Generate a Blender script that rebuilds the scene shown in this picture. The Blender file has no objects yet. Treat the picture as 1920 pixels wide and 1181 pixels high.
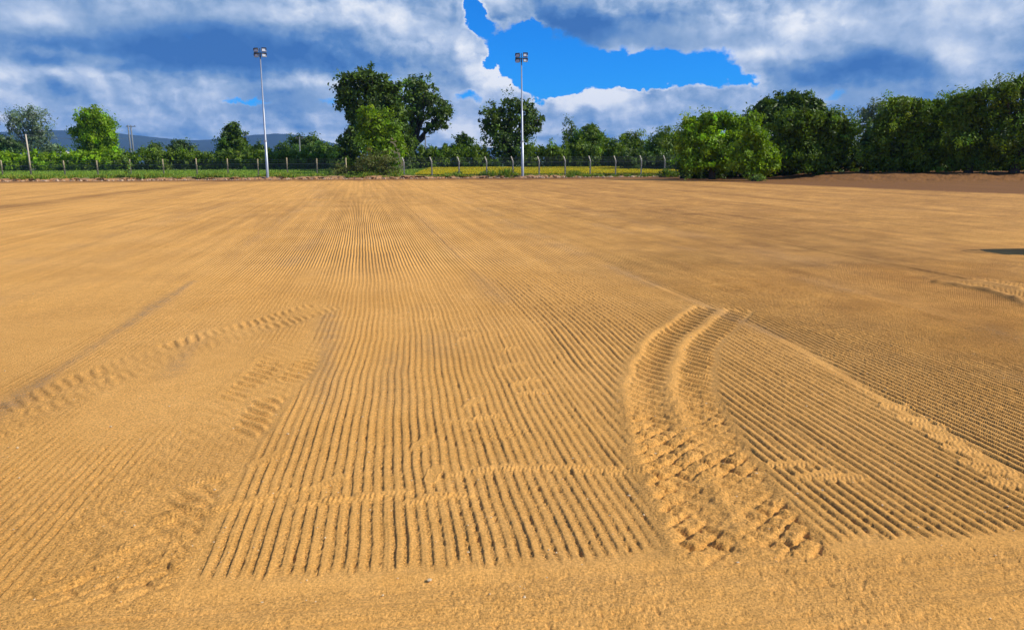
import bpy, math
import numpy as np
rng = np.random.default_rng(7)
C = bpy.context.scene.collection
# ------------------------------------------------------------------ camera, sky, sun, exposure
F = 1387.0; H = 1.7
PITCH = math.radians(11.83); ROLL = math.radians(0.4)
_f = np.array([0, math.cos(PITCH), -math.sin(PITCH)])
_r0 = np.array([1.0, 0, 0]); _u0 = np.array([0, math.sin(PITCH), math.cos(PITCH)])
_R = _r0 * math.cos(ROLL) - _u0 * math.sin(ROLL); _U = _u0 * math.cos(ROLL) + _r0 * math.sin(ROLL)
from mathutils import Matrix, Vector
cam_d = bpy.data.cameras.new('camera'); cam = bpy.data.objects.new('camera', cam_d); C.objects.link(cam)
cam_d.sensor_width = 36; cam_d.lens = 36 * F / 1920; cam_d.clip_end = 40000; cam_d.clip_start = 0.05
m = Matrix(((_R[0], _U[0], -_f[0], 0), (_R[1], _U[1], -_f[1], 0), (_R[2], _U[2], -_f[2], H), (0, 0, 0, 1)))
cam.matrix_world = m
sc = bpy.context.scene; sc.camera = cam
sc.view_settings.view_transform = 'Standard'; sc.view_settings.look = 'None'
sc.view_settings.gamma = 1; sc.view_settings.exposure = 0.0
sc.cycles.max_bounces = 6; sc.cycles.diffuse_bounces = 3; sc.cycles.transmission_bounces = 3

SUN_EL = 37.0; SUN_AZ = 100.0           # azimuth clockwise from the viewing direction (+y)
sd = bpy.data.lights.new('sun', 'SUN'); sd.energy = 5.0; sd.angle = math.radians(0.5); sd.color = (1.0, 0.93, 0.82)
so = bpy.data.objects.new('sun', sd); C.objects.link(so)
sv = Vector((math.cos(math.radians(SUN_EL)) * math.sin(math.radians(SUN_AZ)), math.cos(math.radians(SUN_EL)) * math.cos(math.radians(SUN_AZ)), math.sin(math.radians(SUN_EL))))
so.rotation_euler = sv.to_track_quat('Z', 'Y').to_euler(); so.location = (30, 10, 40)

def pdir(px, py):
    return _f + _R * (px - 960) / F + _U * (590.5 - py) / F
def azel(px, py):
    d = pdir(px, py); return math.degrees(math.atan2(d[0], d[1])), math.degrees(math.atan2(d[2], math.hypot(d[0], d[1])))
def ground(px, py, z=0.0):
    d = pdir(px, py); k = (H - z) / -d[2]; return d[0] * k, d[1] * k
def at(px, py, Y):
    """world point on the line through a photo pixel at forward distance Y"""
    d = pdir(px, py); k = Y / d[1]; return d[0] * k, Y, H + d[2] * k
def m_per_px(Y): return Y / F * 0.99

# node helper
class NT:
    def __init__(s, nt, nd='3D'): s.nt = nt; s.L = nt.links; s.nd = nd
    def n(s, t, **k):
        x = s.nt.nodes.new(t)
        for a, b in k.items(): setattr(x, a, b)
        return x
    def set(s, sock, v):
        if hasattr(v, 'is_linked') or isinstance(v, bpy.types.NodeSocket): s.L.new(v, sock)
        else: sock.default_value = v
    def math(s, op, a, b=None, c=None, clamp=False):
        x = s.n('ShaderNodeMath', operation=op, use_clamp=clamp); s.set(x.inputs[0], a)
        if b is not None: s.set(x.inputs[1], b)
        if c is not None: s.set(x.inputs[2], c)
        return x.outputs[0]
    def vm(s, op, a, b=None, out=0):
        x = s.n('ShaderNodeVectorMath', operation=op); s.set(x.inputs[0], a)
        if b is not None: s.set(x.inputs[1], b)
        return x.outputs[out]
    def mr(s, v, a, b, c=0.0, d=1.0, smooth=False):
        x = s.n('ShaderNodeMapRange', interpolation_type='SMOOTHSTEP' if smooth else 'LINEAR'); s.set(x.inputs[0], v)
        for i, q in enumerate((a, b, c, d)): s.set(x.inputs[i + 1], q)
        return x.outputs[0]
    def mix(s, f, a, b, bt='MIX'):
        x = s.n('ShaderNodeMix', data_type='RGBA', blend_type=bt); s.set(x.inputs[0], f); s.set(x.inputs[6], a); s.set(x.inputs[7], b)
        return x.outputs[2]
    def noise(s, v, scale, detail=4, rough=0.5, dist=0.0, out=0):
        x = s.n('ShaderNodeTexNoise', noise_dimensions=s.nd); s.set(x.inputs['Vector'], v); x.inputs['Scale'].default_value = scale
        x.inputs['Detail'].default_value = detail; x.inputs['Roughness'].default_value = rough; x.inputs['Distortion'].default_value = dist
        return x.outputs[out]
    def attr(s, name, out='Fac'):
        x = s.n('ShaderNodeAttribute', attribute_name=name); return x.outputs[out]
    def comb(s, x_, y_, z_=0.0):
        x = s.n('ShaderNodeCombineXYZ'); s.set(x.inputs[0], x_); s.set(x.inputs[1], y_); s.set(x.inputs[2], z_); return x.outputs[0]

def lin(r, g, b):
    f = lambda v: (v / 255 / 12.92) if v / 255 <= 0.04045 else ((v / 255 + 0.055) / 1.055) ** 2.4
    return (f(r), f(g), f(b), 1.0)

world = bpy.data.worlds.new('World'); sc.world = world; world.use_nodes = True
def build_world():
    nt = world.node_tree
    for x in list(nt.nodes): nt.nodes.remove(x)
    T = NT(nt, '2D')
    out = T.n('ShaderNodeOutputWorld'); bg = T.n('ShaderNodeBackground'); T.L.new(bg.outputs[0], out.inputs[0])
    sky = T.n('ShaderNodeTexSky', sky_type='NISHITA', sun_disc=False, sun_elevation=math.radians(SUN_EL), sun_rotation=math.radians(SUN_AZ))
    sky.ozone_density = 3.0; sky.air_density = 0.8; sky.dust_density = 0.3
    bg.inputs[1].default_value = 0.1
    blue = T.mix(1.0, sky.outputs[0], SKY_TINT, 'MULTIPLY')
    co = T.n('ShaderNodeTexCoord').outputs['Generated']
    sp = T.n('ShaderNodeSeparateXYZ'); T.L.new(T.vm('NORMALIZE', co), sp.inputs[0])
    az = T.math('MULTIPLY', T.math('ARCTAN2', sp.outputs[0], sp.outputs[1]), 57.2958)
    el = T.math('MULTIPLY', T.math('ARCSINE', sp.outputs[2]), 57.2958)
    P = T.comb(az, el)
    # two noise fields: billows (isotropic) and streaks near the horizon
    P1 = T.comb(T.math('MULTIPLY', az, 0.85), T.math('MULTIPLY', el, 1.15))
    w = T.vm('SUBTRACT', T.noise(P1, 0.22, 5, 0.55, out=1), (0.5, 0.5, 0.5))
    w2 = T.vm('SUBTRACT', T.noise(P1, 0.9, 4, 0.6, out=1), (0.5, 0.5, 0.5))
    PW = T.vm('ADD', P, T.vm('ADD', T.vm('MULTIPLY', w, (5.0, 2.2, 0)), T.vm('MULTIPLY', w2, (1.6, 1.0, 0))))
    def blob(px, py, rx, ry, amp, P_=None):
        a, e = azel(px, py); a1, _ = azel(px + rx, py); _, e1 = azel(px, py - ry)
        ra = max(abs(a1 - a), .1); re = max(abs(e1 - e), .1)
        d = T.vm('LENGTH', T.vm('MULTIPLY', T.vm('SUBTRACT', P_ or PW, (a, e, 0)), (1 / ra, 1 / re, 0)), out=1)
        return T.math('MULTIPLY', T.mr(d, 1.5, 0.0, 0, 1, True), amp)
    def total(l, P_=None):
        acc = 0.0
        for b in l: acc = T.math('ADD', blob(*b, P_), acc)
        return acc
    gap = total(GAPS)
    def bill(v, sc, det, rough):
        x = T.n('ShaderNodeTexVoronoi', feature='SMOOTH_F1', voronoi_dimensions='2D'); T.L.new(v, x.inputs['Vector']); x.inputs['Scale'].default_value = sc
        x.inputs['Detail'].default_value = det; x.inputs['Roughness'].default_value = rough; x.inputs['Smoothness'].default_value = 0.35
        try: x.normalize = True
        except Exception: pass
        return T.math('SUBTRACT', 1.0, x.outputs['Distance'])
    Pb = T.vm('ADD', P1, T.vm('MULTIPLY', w2, (1.2, 1.2, 0)))
    Pb2 = T.vm('ADD', Pb, (0.40, 0.42, 0.0))
    bA = bill(Pb, 0.26, 3, .5); bB = bill(Pb2, 0.26, 3, .5)
    nA = T.noise(P1, 0.40, 10, 0.58, 0.2)
    nB = T.noise(T.vm('ADD', P1, (0.4, 0.45, 0)), 0.40, 10, 0.58, 0.2)
    low = T.mr(el, 4.5, 1.0, 0, 1, True)
    high = T.mr(el, 13.0, 22.0, 0, 1, True)
    nn = T.math('ADD', T.math('MULTIPLY', T.math('SUBTRACT', nA, 0.5), 1.0), T.math('MULTIPLY', T.math('SUBTRACT', bA, 0.62), 0.8))
    dens = T.math('SUBTRACT', T.math('ADD', 0.62, nn), gap)
    dens = T.math('SUBTRACT', dens, T.math('MULTIPLY', high, 0.45))
    soft = total(SOFT, P)
    alpha = T.mr(dens, T.math('SUBTRACT', 0.14, T.math('MULTIPLY', soft, 0.2)), T.math('ADD', 0.28, T.math('MULTIPLY', soft, 0.2)), 0, 1, True)
    relief = T.math('ADD', T.math('MULTIPLY', T.math('SUBTRACT', bA, bB), 1.3), T.math('MULTIPLY', T.math('SUBTRACT', nA, nB), 0.6))
    relief = T.math('MULTIPLY', relief, T.math('SUBTRACT', 1.0, T.math('MULTIPLY', soft, 0.75, clamp=True)))
    edge = T.mr(dens, 0.2, 0.6, 0.30, 0.0, True)
    edge = T.math('MULTIPLY', edge, T.math('SUBTRACT', 1.0, soft, clamp=True))
    nH2 = T.noise(T.comb(T.math('ADD', T.math('MULTIPLY', az, 0.34), 35.0), T.math('MULTIPLY', el, 2.0)), 0.5, 5, 0.5)
    mid = T.noise(P1, 0.16, 5, 0.5)
    b = T.math('ADD', 0.50, relief)
    b = T.math('ADD', b, T.math('MULTIPLY', T.math('SUBTRACT', mid, 0.5), 0.7))
    b = T.math('ADD', b, edge)
    b = T.math('ADD', b, T.math('MULTIPLY', T.math('MULTIPLY', T.math('SUBTRACT', nH2, 0.46), low), 1.0))
    b = T.math('ADD', b, T.math('MULTIPLY', low, 0.12))
    PS = T.vm('ADD', P, T.vm('MULTIPLY', w, (4.0, 2.0, 0)))
    b = T.math('ADD', b, total(SHADES, PS))
    cr = T.n('ShaderNodeValToRGB'); T.L.new(b, cr.inputs[0])
    e = cr.color_ramp.elements
    e[0].position = 0.0; e[0].color = lin(62, 112, 180); e[1].position = 1.0; e[1].color = lin(246, 249, 255)
    for pos, c in ((0.22, (88, 134, 194)), (0.45, (138, 168, 208)), (0.66, (182, 201, 230)), (0.85, (222, 231, 246))):
        q = e.new(pos); q.color = lin(*c)
    cloud = T.mix(1.0, cr.outputs[0], (10, 10, 10, 1), 'MULTIPLY')   # the Background strength is 0.1
    cloud = T.mix(T.math('MULTIPLY', high, 0.75), cloud, blue)
    col = T.mix(alpha, blue, cloud)
    T.L.new(col, bg.inputs[0])
    world.cycles.sampling_method = 'MANUAL'; world.cycles.sample_map_resolution = 512
SKY_TINT = (0.06, 0.80, 1.75, 1)
GAPS = [(1070, 125, 110, 52, 1.25), (1240, 128, 155, 44, 1.2), (955, 95, 50, 62, 1.25), (908, 20, 34, 45, 1.1), (1015, 100, 60, 45, .8), (1370, 150, 70, 30, .7),
        (470, 187, 55, 7, .55), (610, 188, 45, 8, .5), (860, 183, 40, 14, .6), (1580, 180, 60, 12, .6), (740, 150, 30, 14, .5), (1000, 170, 50, 30, .6), (1210, 168, 60, 14, .5)]
SOFT = [(1150, 70, 250, 30, 1.0), (1330, 110, 120, 50, .6), (300, 60, 420, 80, .8), (1700, 80, 300, 110, .7), (470, 187, 90, 24, .9), (610, 188, 80, 24, .9), (860, 183, 60, 24, .7), (740, 150, 50, 24, .8), (1580, 180, 80, 24, .8)]
SHADES = [(470, 95, 260, 52, -.5), (250, 105, 200, 40, -.3), (640, 120, 120, 30, -.25), (1090, 50, 200, 34, -.45), (1600, 135, 190, 32, -.45), (1330, 75, 120, 25, -.15),
          (60, 30, 120, 35, .35), (640, 25, 220, 28, .30), (780, 80, 90, 40, .12), (875, 90, 45, 45, .4), (920, 150, 45, 36, .5), (1110, 190, 90, 18, .5), (1500, 35, 70, 35, .35), (1350, 35, 25, 40, .25),
          (1780, 100, 80, 32, .35), (1400, 100, 100, 14, .2), (90, 140, 120, 20, .28), (540, 155, 130, 14, .22), (1850, 20, 140, 40, .1), (130, 100, 160, 12, .15), (850, 240, 150, 20, .2), (1250, 215, 120, 14, .1)]
build_world()

# ------------------------------------------------------------------ helpers
def mat(name, col, rough=0.8, metal=0.0, noise_scale=None, noise_amt=0.2, bump=0.0, attr=None, spec=0.5):
    M = bpy.data.materials.new(name); M.use_nodes = True
    T = NT(M.node_tree); bs = M.node_tree.nodes['Principled BSDF']
    bs.inputs['Roughness'].default_value = rough; bs.inputs['Metallic'].default_value = metal; bs.inputs['Specular IOR Level'].default_value = spec
    c = (*col, 1.0)
    if noise_scale:
        co = T.n('ShaderNodeTexCoord').outputs['Object']
        nz = T.noise(co, noise_scale, 6, 0.6)
        f = T.mr(nz, 0.25, 0.75, 1 - noise_amt, 1 + noise_amt)
        c = T.vm('SCALE', c[:3]); M.node_tree.nodes[-1] if False else None
        sn = c.node; sn.inputs[0].default_value = col; T.L.new(f, sn.inputs[3])
        if bump:
            bn = T.n('ShaderNodeBump'); bn.inputs['Strength'].default_value = 1.0; bn.inputs['Distance'].default_value = bump
            T.L.new(nz, bn.inputs['Height']); T.L.new(bn.outputs[0], bs.inputs['Normal'])
        T.L.new(c, bs.inputs['Base Color'])
    else: bs.inputs['Base Color'].default_value = c
    return M

def leaf_mat(name, col, trans=0.28, rough=0.5):
    """leaves: colour times the per-leaf variation stored on each leaf"""
    M = bpy.data.materials.new(name); M.use_nodes = True; T = NT(M.node_tree); nt = M.node_tree
    bs = nt.nodes['Principled BSDF']; out = nt.nodes['Material Output']
    at_ = T.attr('leaf_tint', 'Color')
    c = T.mix(1.0, (*col, 1), at_, 'MULTIPLY')
    T.L.new(c, bs.inputs['Base Color']); bs.inputs['Roughness'].default_value = rough; bs.inputs['Specular IOR Level'].default_value = 0.35
    tr = T.n('ShaderNodeBsdfTranslucent'); T.L.new(T.mix(1.0, c, (1.15, 1.1, 0.5, 1), 'MULTIPLY'), tr.inputs[0])
    mx = T.n('ShaderNodeMixShader'); mx.inputs[0].default_value = trans
    T.L.new(bs.outputs[0], mx.inputs[1]); T.L.new(tr.outputs[0], mx.inputs[2]); T.L.new(mx.outputs[0], out.inputs[0])
    return M

def mesh_np(name, verts, faces, material=None, parent=None, smooth=False, attrs=None, loc=None):
    """verts (N,3), faces (M,k) of one size k"""
    verts = np.asarray(verts, np.float32); faces = np.asarray(faces, np.int32)
    me = bpy.data.meshes.new(name); k = faces.shape[1]
    me.vertices.add(len(verts)); me.vertices.foreach_set('co', verts.ravel())
    me.loops.add(faces.size); me.loops.foreach_set('vertex_index', faces.ravel())
    me.polygons.add(len(faces)); me.polygons.foreach_set('loop_start', np.arange(0, faces.size, k, dtype=np.int32))
    try: me.polygons.foreach_set('loop_total', np.full(len(faces), k, np.int32))
    except Exception: pass
    me.polygons.foreach_set('use_smooth', np.full(len(faces), smooth, bool))
    me.update(calc_edges=True)
    for a, (kind, v) in (attrs or {}).items():
        at_ = me.attributes.new(a, kind, 'POINT')
        at_.data.foreach_set('color' if kind == 'FLOAT_COLOR' else 'value', np.asarray(v, np.float32).ravel())
    o = bpy.data.objects.new(name, me); C.objects.link(o)
    if material: me.materials.append(material)
    if parent: o.parent = parent
    if loc is not None: o.location = loc
    return o

def tag(o, label=None, cat=None, group=None, kind=None):
    if label: o['label'] = label
    if cat: o['category'] = cat
    if group: o['group'] = group
    if kind: o['kind'] = kind
    return o
def thing(name, label, cat, loc, group=None):
    o = bpy.data.objects.new(name, None); C.objects.link(o); o.location = loc; o.empty_display_size = 0.2
    return tag(o, label, cat, group)

class MB:
    """collects polygons as one mesh"""
    def __init__(s): s.v = []; s.f = []
    def tube(s, pts, radii, n=8, cap=True):
        pts = [Vector(p) for p in pts]; base = len(s.v)
        ref = None
        for i, p in enumerate(pts):
            t = (pts[min(i + 1, len(pts) - 1)] - pts[max(i - 1, 0)]).normalized()
            if ref is None: ref = Vector((0, 1, 0)) if abs(t.y) < 0.9 else Vector((1, 0, 0))
            a = t.cross(ref).normalized(); b = t.cross(a).normalized(); ref = -b if False else ref
            r = radii[i] if isinstance(radii, (list, tuple)) else radii
            for k in range(n):
                an = 2 * math.pi * k / n; s.v.append(tuple(p + a * (math.cos(an) * r) + b * (math.sin(an) * r)))
        for i in range(len(pts) - 1):
            for k in range(n):
                s.f.append((base + i * n + k, base + i * n + (k + 1) % n, base + (i + 1) * n + (k + 1) % n, base + (i + 1) * n + k))
        if cap:
            s.f.append(tuple(base + k for k in range(n))[::-1]); s.f.append(tuple(base + (len(pts) - 1) * n + k for k in range(n)))
        return s
    def box(s, c, d, rot=None, taper=1.0):
        b = len(s.v); R_ = rot or Matrix.Identity(3)
        for z in (-1, 1):
            tz = taper if z > 0 else 1.0
            for x, y in ((-1, -1), (1, -1), (1, 1), (-1, 1)):
                s.v.append(tuple(Vector(c) + R_ @ Vector((x * d[0] / 2 * tz, y * d[1] / 2 * tz, z * d[2] / 2))))
        for q in ((0, 3, 2, 1), (4, 5, 6, 7), (0, 1, 5, 4), (1, 2, 6, 5), (2, 3, 7, 6), (3, 0, 4, 7)): s.f.append(tuple(b + i for i in q))
        return s
    def build(s, name, material, parent=None, smooth=False, loc=None, bevel=0):
        me = bpy.data.meshes.new(name); me.from_pydata(s.v, [], s.f)
        if material: me.materials.append(material)
        if smooth:
            me.polygons.foreach_set('use_smooth', np.full(len(me.polygons), True, bool))
        me.update(); o = bpy.data.objects.new(name, me); C.objects.link(o)
        if parent: o.parent = parent
        if loc is not None: o.location = loc
        if bevel:
            b = o.modifiers.new('bevel', 'BEVEL'); b.width = bevel; b.segments = 2
        return o

def vnoise(x, y, seed=0):
    """2-D value noise in 0..1, smooth, vectorised"""
    xi = np.floor(x).astype(np.int64); yi = np.floor(y).astype(np.int64)
    fx = x - xi; fy = y - yi; fx = fx * fx * (3 - 2 * fx); fy = fy * fy * (3 - 2 * fy)
    def h(a, b):
        n = (a * 374761393 + b * 668265263 + seed * 974711) & 0xffffffff
        n = ((n ^ (n >> 13)) * 1274126177) & 0xffffffff
        n = n ^ (n >> 16)
        return (n & 0xffff).astype(np.float32) / 65535.0
    a = h(xi, yi); b = h(xi + 1, yi); c = h(xi, yi + 1); d = h(xi + 1, yi + 1)
    return (a + (b - a) * fx) * (1 - fy) + (c + (d - c) * fx) * fy
def fbm(x, y, oct=4, seed=0, gain=0.5):
    t = 0; a = 1.0; tot = 0
    for i in range(oct):
        t = t + a * vnoise(x * 2 ** i + i * 17.3, y * 2 ** i - i * 9.1, seed + i * 31); tot += a; a *= gain
    return t / tot
def sstep(v, a, b):
    t = np.clip((v - a) / (b - a), 0, 1); return t * t * (3 - 2 * t)

# ------------------------------------------------------------------ the sand field
HEAD = math.radians(-11.1)
ca, sa = math.cos(HEAD), math.sin(HEAD)
def to_st(x, y): return x * ca - y * sa, x * sa + y * ca
def to_xy(s, t): return s * ca + t * sa, -s * sa + t * ca
def px_st(px, py): return to_st(*ground(px, py))

def track_coords(s, t, pts):
    """distance along and across a bent centre line"""
    best = np.full(s.shape, 1e9, np.float32); U_ = np.zeros(s.shape, np.float32); V_ = np.zeros(s.shape, np.float32); L0 = 0
    for i, ((a, b), (c, d)) in enumerate(zip(pts[:-1], pts[1:])):
        dx, dy = c - a, d - b; L = math.hypot(dx, dy)
        k = ((s - a) * dx + (t - b) * dy) / (L * L)
        kc = np.clip(k, 0 if i else -1, 1 if i < len(pts) - 2 else 2)
        ex = s - (a + kc * dx); ey = t - (b + kc * dy); dd = np.hypot(ex, ey)
        side = np.sign(ex * dy - ey * dx); mk = dd < best
        best[mk] = dd[mk]; U_[mk] = (L0 + kc * L)[mk]; V_[mk] = (dd * side)[mk]; L0 += L
    return U_, V_, L0
def smooth_line(p, n=2):
    for _ in range(n):
        q = [p[0]]
        for a, b in zip(p[:-1], p[1:]):
            q += [(a[0] * .75 + b[0] * .25, a[1] * .75 + b[1] * .25), (a[0] * .25 + b[0] * .75, a[1] * .25 + b[1] * .75)]
        p = q + [p[-1]]
    return p
TRACK_A = smooth_line([(4.05, 7.75), (3.55, 7.2), (2.85, 6.3), (2.3, 5.3), (1.98, 4.4), (1.78, 3.6), (1.66, 3.05), (1.6, 2.6)])
TRACK_B = smooth_line([(-0.5, 9.0), (-1.0, 8.25), (-1.4, 7.7), (-1.85, 7.0), (-2.3, 6.0), (-2.6, 5.0), (-2.8, 4.0)])
TRACK_C = smooth_line([(-0.62, 7.2), (-0.75, 6.2), (-0.92, 5.2), (-1.05, 4.2), (-1.12, 3.5), (-1.15, 2.7)])
TRACK_D = smooth_line([(8.2, 8.9), (8.3, 8.2), (8.2, 7.4), (7.9, 6.7), (7.4, 6.0), (6.8, 5.4)])
PRINTS = []
def trail(pts, ang, sp=0.0, n=None, l=0.27, wd=0.10):
    for (px, py) in pts: PRINTS.append((*px_st(px, py), math.radians(ang + rng.uniform(-14, 14)), l, wd))
trail([(450, 945), (520, 925), (600, 940), (660, 935), (720, 925), (800, 935), (835, 930)], 5, wd=.085)
trail([(880, 885), (930, 880), (985, 878), (1060, 875), (1120, 880), (1180, 885)], 5, wd=.085)
trail([(745, 592), (800, 600), (870, 618), (880, 632), (950, 655), (955, 685), (985, 715), (1000, 735)], 20)
trail([(790, 830), (812, 890), (885, 755)], 70, wd=.085, l=.24)
trail([(860, 790), (915, 782)], 15, wd=.085, l=.22)
trail([(1480, 870), (1530, 890), (1580, 895)], -5)
trail([(1680, 762), (1712, 785), (1745, 800), (1775, 822), (1800, 842), (1835, 868), (1862, 880), (1890, 905)], -30, l=.2, wd=.13)
trail([(290, 1010), (330, 960), (250, 1020), (380, 900), (180, 1060), (610, 905), (500, 860)], 40)

GE = ([-6, -1.48, -.79, 1.28, 2.87, 12], [2.93, 2.91, 2.91, 2.71, 2.57, 2.45])
def near_end(s): return np.interp(s, *GE)

NC, NR = 2300, 820
th = np.linspace(math.atan(H / 0.95), math.atan(H / 88.0), NR) if False else None
# rows: finer close to the viewpoint
tt = np.concatenate([1.15 * (13.0 / 1.15) ** np.linspace(0, 1, 620), 13.0 + (88.0 - 13.0) * (np.linspace(0, 1, 201)[1:]) ** 1.35])
NR = len(tt)
uu = np.linspace(0, 1, NC)
smin = -0.62 * tt - 1.3; smax = 1.35 * tt + 1.3
S = (smin[:, None] + (smax - smin)[:, None] * uu[None, :]).astype(np.float32)
Tt = np.repeat(tt[:, None], NC, 1).astype(np.float32)
X = S * ca + Tt * sa; Y = -S * sa + Tt * ca
DX = (smax - smin) / NC

def build_field():
    s, t = S, Tt
    # the drag machine wanders: every strip has its own slow drift
    wl = (np.interp(t, [2.9, 4.6, 5.8, 7.2, 8.2, 10.3, 15, 21, 37, 60, 90], [-.80, -.74, -.68, -.58, -.54, -.50, -.50, -.52, -.58, -.6, -.6]))
    q0 = s - wl                                     # 0 at the left edge of the middle strip
    b2 = np.interp(t, [2.8, 3.6, 4.6, 6, 8, 14, 90], [3.38, 3.48, 3.62, 3.87, 3.9, 3.84, 3.84]) - wl
    sid = np.where(q0 < 0, np.floor(q0 / 2.2) , np.where(q0 < 2.15, 0, np.where(q0 < b2, 1, 2 + np.floor((q0 - b2) / 2.2))))
    drift = 0
    for k in range(-6, 12):
        mk = sid == k
        if mk.any(): drift = drift + mk * (0.014 * (fbm(t * 0.9, np.full_like(t, k * 3.7), 2, 50 + k) - .5) + 0.006 * (vnoise(t * 3.5, s * 0 + k, 90 + k) - .5))
    # a kick across all grooves of the strip where the machine jerked
    jerk = 0.005 * (vnoise(t * 1.7, s * .15, 301) - .5) + 0.004 * (vnoise(t * 6, s * 5.0, 302) - .5) + 0.003 * (vnoise(t * 22, s * 30, 303) - .5)
    edge = np.where(sid == 0, q0, np.where(sid == 1, q0 * 0.93, q0))
    spacing = np.where(sid < 0, 0.050, 0.0545)
    ph = (edge + drift + jerk) / spacing
    fr = ph - np.floor(ph)
    cw = 0.5 + 0.5 * np.cos(2 * np.pi * fr)          # 1 on the crest
    prof = sstep(cw, 0.06, 0.58) * (.92 + .16 * vnoise(t * 25, s * 25, 304)) + 0.10 * cw
    ridge_id = np.floor(ph)
    perr = vnoise(ridge_id * 1.7, t * 1.3, 77)       # every ridge has its own height along its length
    # amplitude of the grooves
    A = np.where(sid == 0, 1.0, np.where(sid == 1, 1.0, np.where(sid >= 2, 1.65, 0.85)))
    A = A * (0.75 + 0.4 * perr)
    patch = fbm(s * 0.7, t * 0.35, 3, 11)
    A = A * np.where(sid < 0, sstep(patch, 0.22, 0.42) * np.clip(1.35 - (-q0) / 3.4, 0, 1), np.where(sid >= 3, (.45 + .55 * sstep(patch, .3, .5)), 1.0))
    A = A * np.where((sid >= 2), np.clip(1.4 - (s - 4) / 16 - np.maximum(t - 12, 0) / 24, 0.12, 1), 1)
    A = A * np.where(sid < -1, 0.6 + 0 * s, 1) * np.where((sid < 0) & (t > 9), 1.1, 1)
    ne = near_end(s) + 0.09 * (fbm(s * 2.5, s * 0 + 3, 3, 5) - .5) + 0.07 * vnoise(ridge_id * 2.1, ridge_id * 0, 6)
    A = A * sstep(t, ne, ne + 0.10)
    far = 1 - sstep(t, 26 + 14 * (np.abs(q0 - 1) < 3), 34 + 18 * (np.abs(q0 - 1) < 3))
    A = A * far
    # smooth plate mark at the left edge of the middle strip
    plate = np.exp(-((q0 + 0.02) / 0.05) ** 4) * (t > ne) * (t < 9)
    A = A * (1 - 0.95 * plate)
    bline = np.exp(-((q0 - b2) / 0.05) ** 2) * (t > 3.0)
    A = A * (1 - 0.8 * bline)
    z = np.zeros_like(s); rough = np.zeros_like(s); flat = np.zeros_like(s)
    # tyre tracks --------------------------------------------------------
    def tyre(pts, hw, depth, lug, pitch, amp, jumble=0.0, berm=0.02):
        nonlocal A, z, rough, flat
        lo = min(p[1] for p in pts) - 1.2; hi = max(p[1] for p in pts) + 1.2
        rows = np.where((tt > lo) & (tt < hi))[0]; r0, r1 = rows[0], rows[-1] + 1
        sl = slice(r0, r1); ss, ts = s[sl], t[sl]
        u, v, L = track_coords(ss, ts, pts)
        v = -v + 0.03 * (fbm(u * 3, v * 0 + 2, 2, 8) - .5) * 2
        n1 = fbm(ss * 5, ts * 5, 3, 21)
        endf = sstep(u, -0.05, 0.12) * sstep(ts, near_end(ss) - .14 + .1 * (n1 - .5), near_end(ss) + .10)
        if amp < .7: endf = endf * (.6 + .75 * sstep(fbm(ss * 1.6, ts * 1.6, 3, 35), .38, .62))
        ins = (1 - sstep(np.abs(v), hw - .03, hw + .05)) * endf
        ext = (1 - sstep(np.abs(v), hw + .02, hw + np.where(v > 0, .07, .15))) * endf
        A[sl] *= 1 - ext * (0.97 if amp > .5 else 0.75)
        # two rows of lugs, each bar swept back from the middle
        lugc = (u - .72 * v + np.where(v > 0, pitch * .5, 0) + 0.02 * (n1 - .5) + (1.2 - .8 * (amp > .9)) * pitch * (fbm(u * 1.7, v * 1.5, 3, 37) - .5)) / pitch
        fl = lugc - np.floor(lugc)
        bar = sstep(fl, 0.0, 0.3) * (1 - sstep(fl, 0.5, 0.72))
        rowp = np.abs(v) / hw
        rowm = sstep(rowp, 0.08, 0.3) * (1 - sstep(rowp, 0.86, 1.05))
        j = fbm(ss * 9, ts * 9, 4, 33)
        jm = np.clip(jumble * sstep(u, 2.6, 4.4) + 0.12, 0, 1)
        z[sl] += endf * ins * (-depth + lug * (bar - .4) * rowm * (1 - .6 * jm) + 0.018 * amp * np.exp(-(v / (hw * .22)) ** 2) * (1 if amp > .9 else .15)) * amp
        z[sl] += endf * amp * berm * np.exp(-((v + hw * 1.02) / .085) ** 2) * (.6 + .8 * n1)
        z[sl] += ins * amp * jm * (0.022 * (j - .5) + .020 * (fbm(ss * 26, ts * 26, 3, 34) - .5))
        if jumble:
            # a second pass crossing at a slant
            g = (ss * .80 + ts * .60); g2 = (ts * .80 - ss * .60)
            g2 = g2 + .03 * (fbm(ss * 5, ts * 5, 2, 36) - .5); lug2 = (1 - sstep(np.abs(((g2 / .10) % 1) - .5), .30, .44)) * (1 - sstep(np.abs(((g / .23 + .5 * (np.floor(g2 / .10) % 2)) % 1) - .5), .40, .47))
            z[sl] += ins * jumble * sstep(u, 3.3, 4.4) * 0.012 * (lug2 - .5) * (0.3 + 1.4 * sstep(fbm(ss * 3, ts * 3, 2, 3), .35, .65))
        rough[sl] = np.maximum(rough[sl], ext * (0.25 + .75 * jm))
        flat[sl] = np.maximum(flat[sl], ext * amp)
    tyre(TRACK_A, 0.31, 0.012, 0.027, 0.125, 1.0, jumble=1.0, berm=.02)
    tyre(TRACK_B, 0.28, 0.004, 0.015, 0.12, 0.6, jumble=.45, berm=.004)
    tyre(TRACK_C, 0.26, 0.005, 0.019, 0.13, 0.65, jumble=.9, berm=.003)
    tyre(TRACK_D, 0.50, 0.006, 0.026, 0.17, 1.0, berm=.05)
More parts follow.
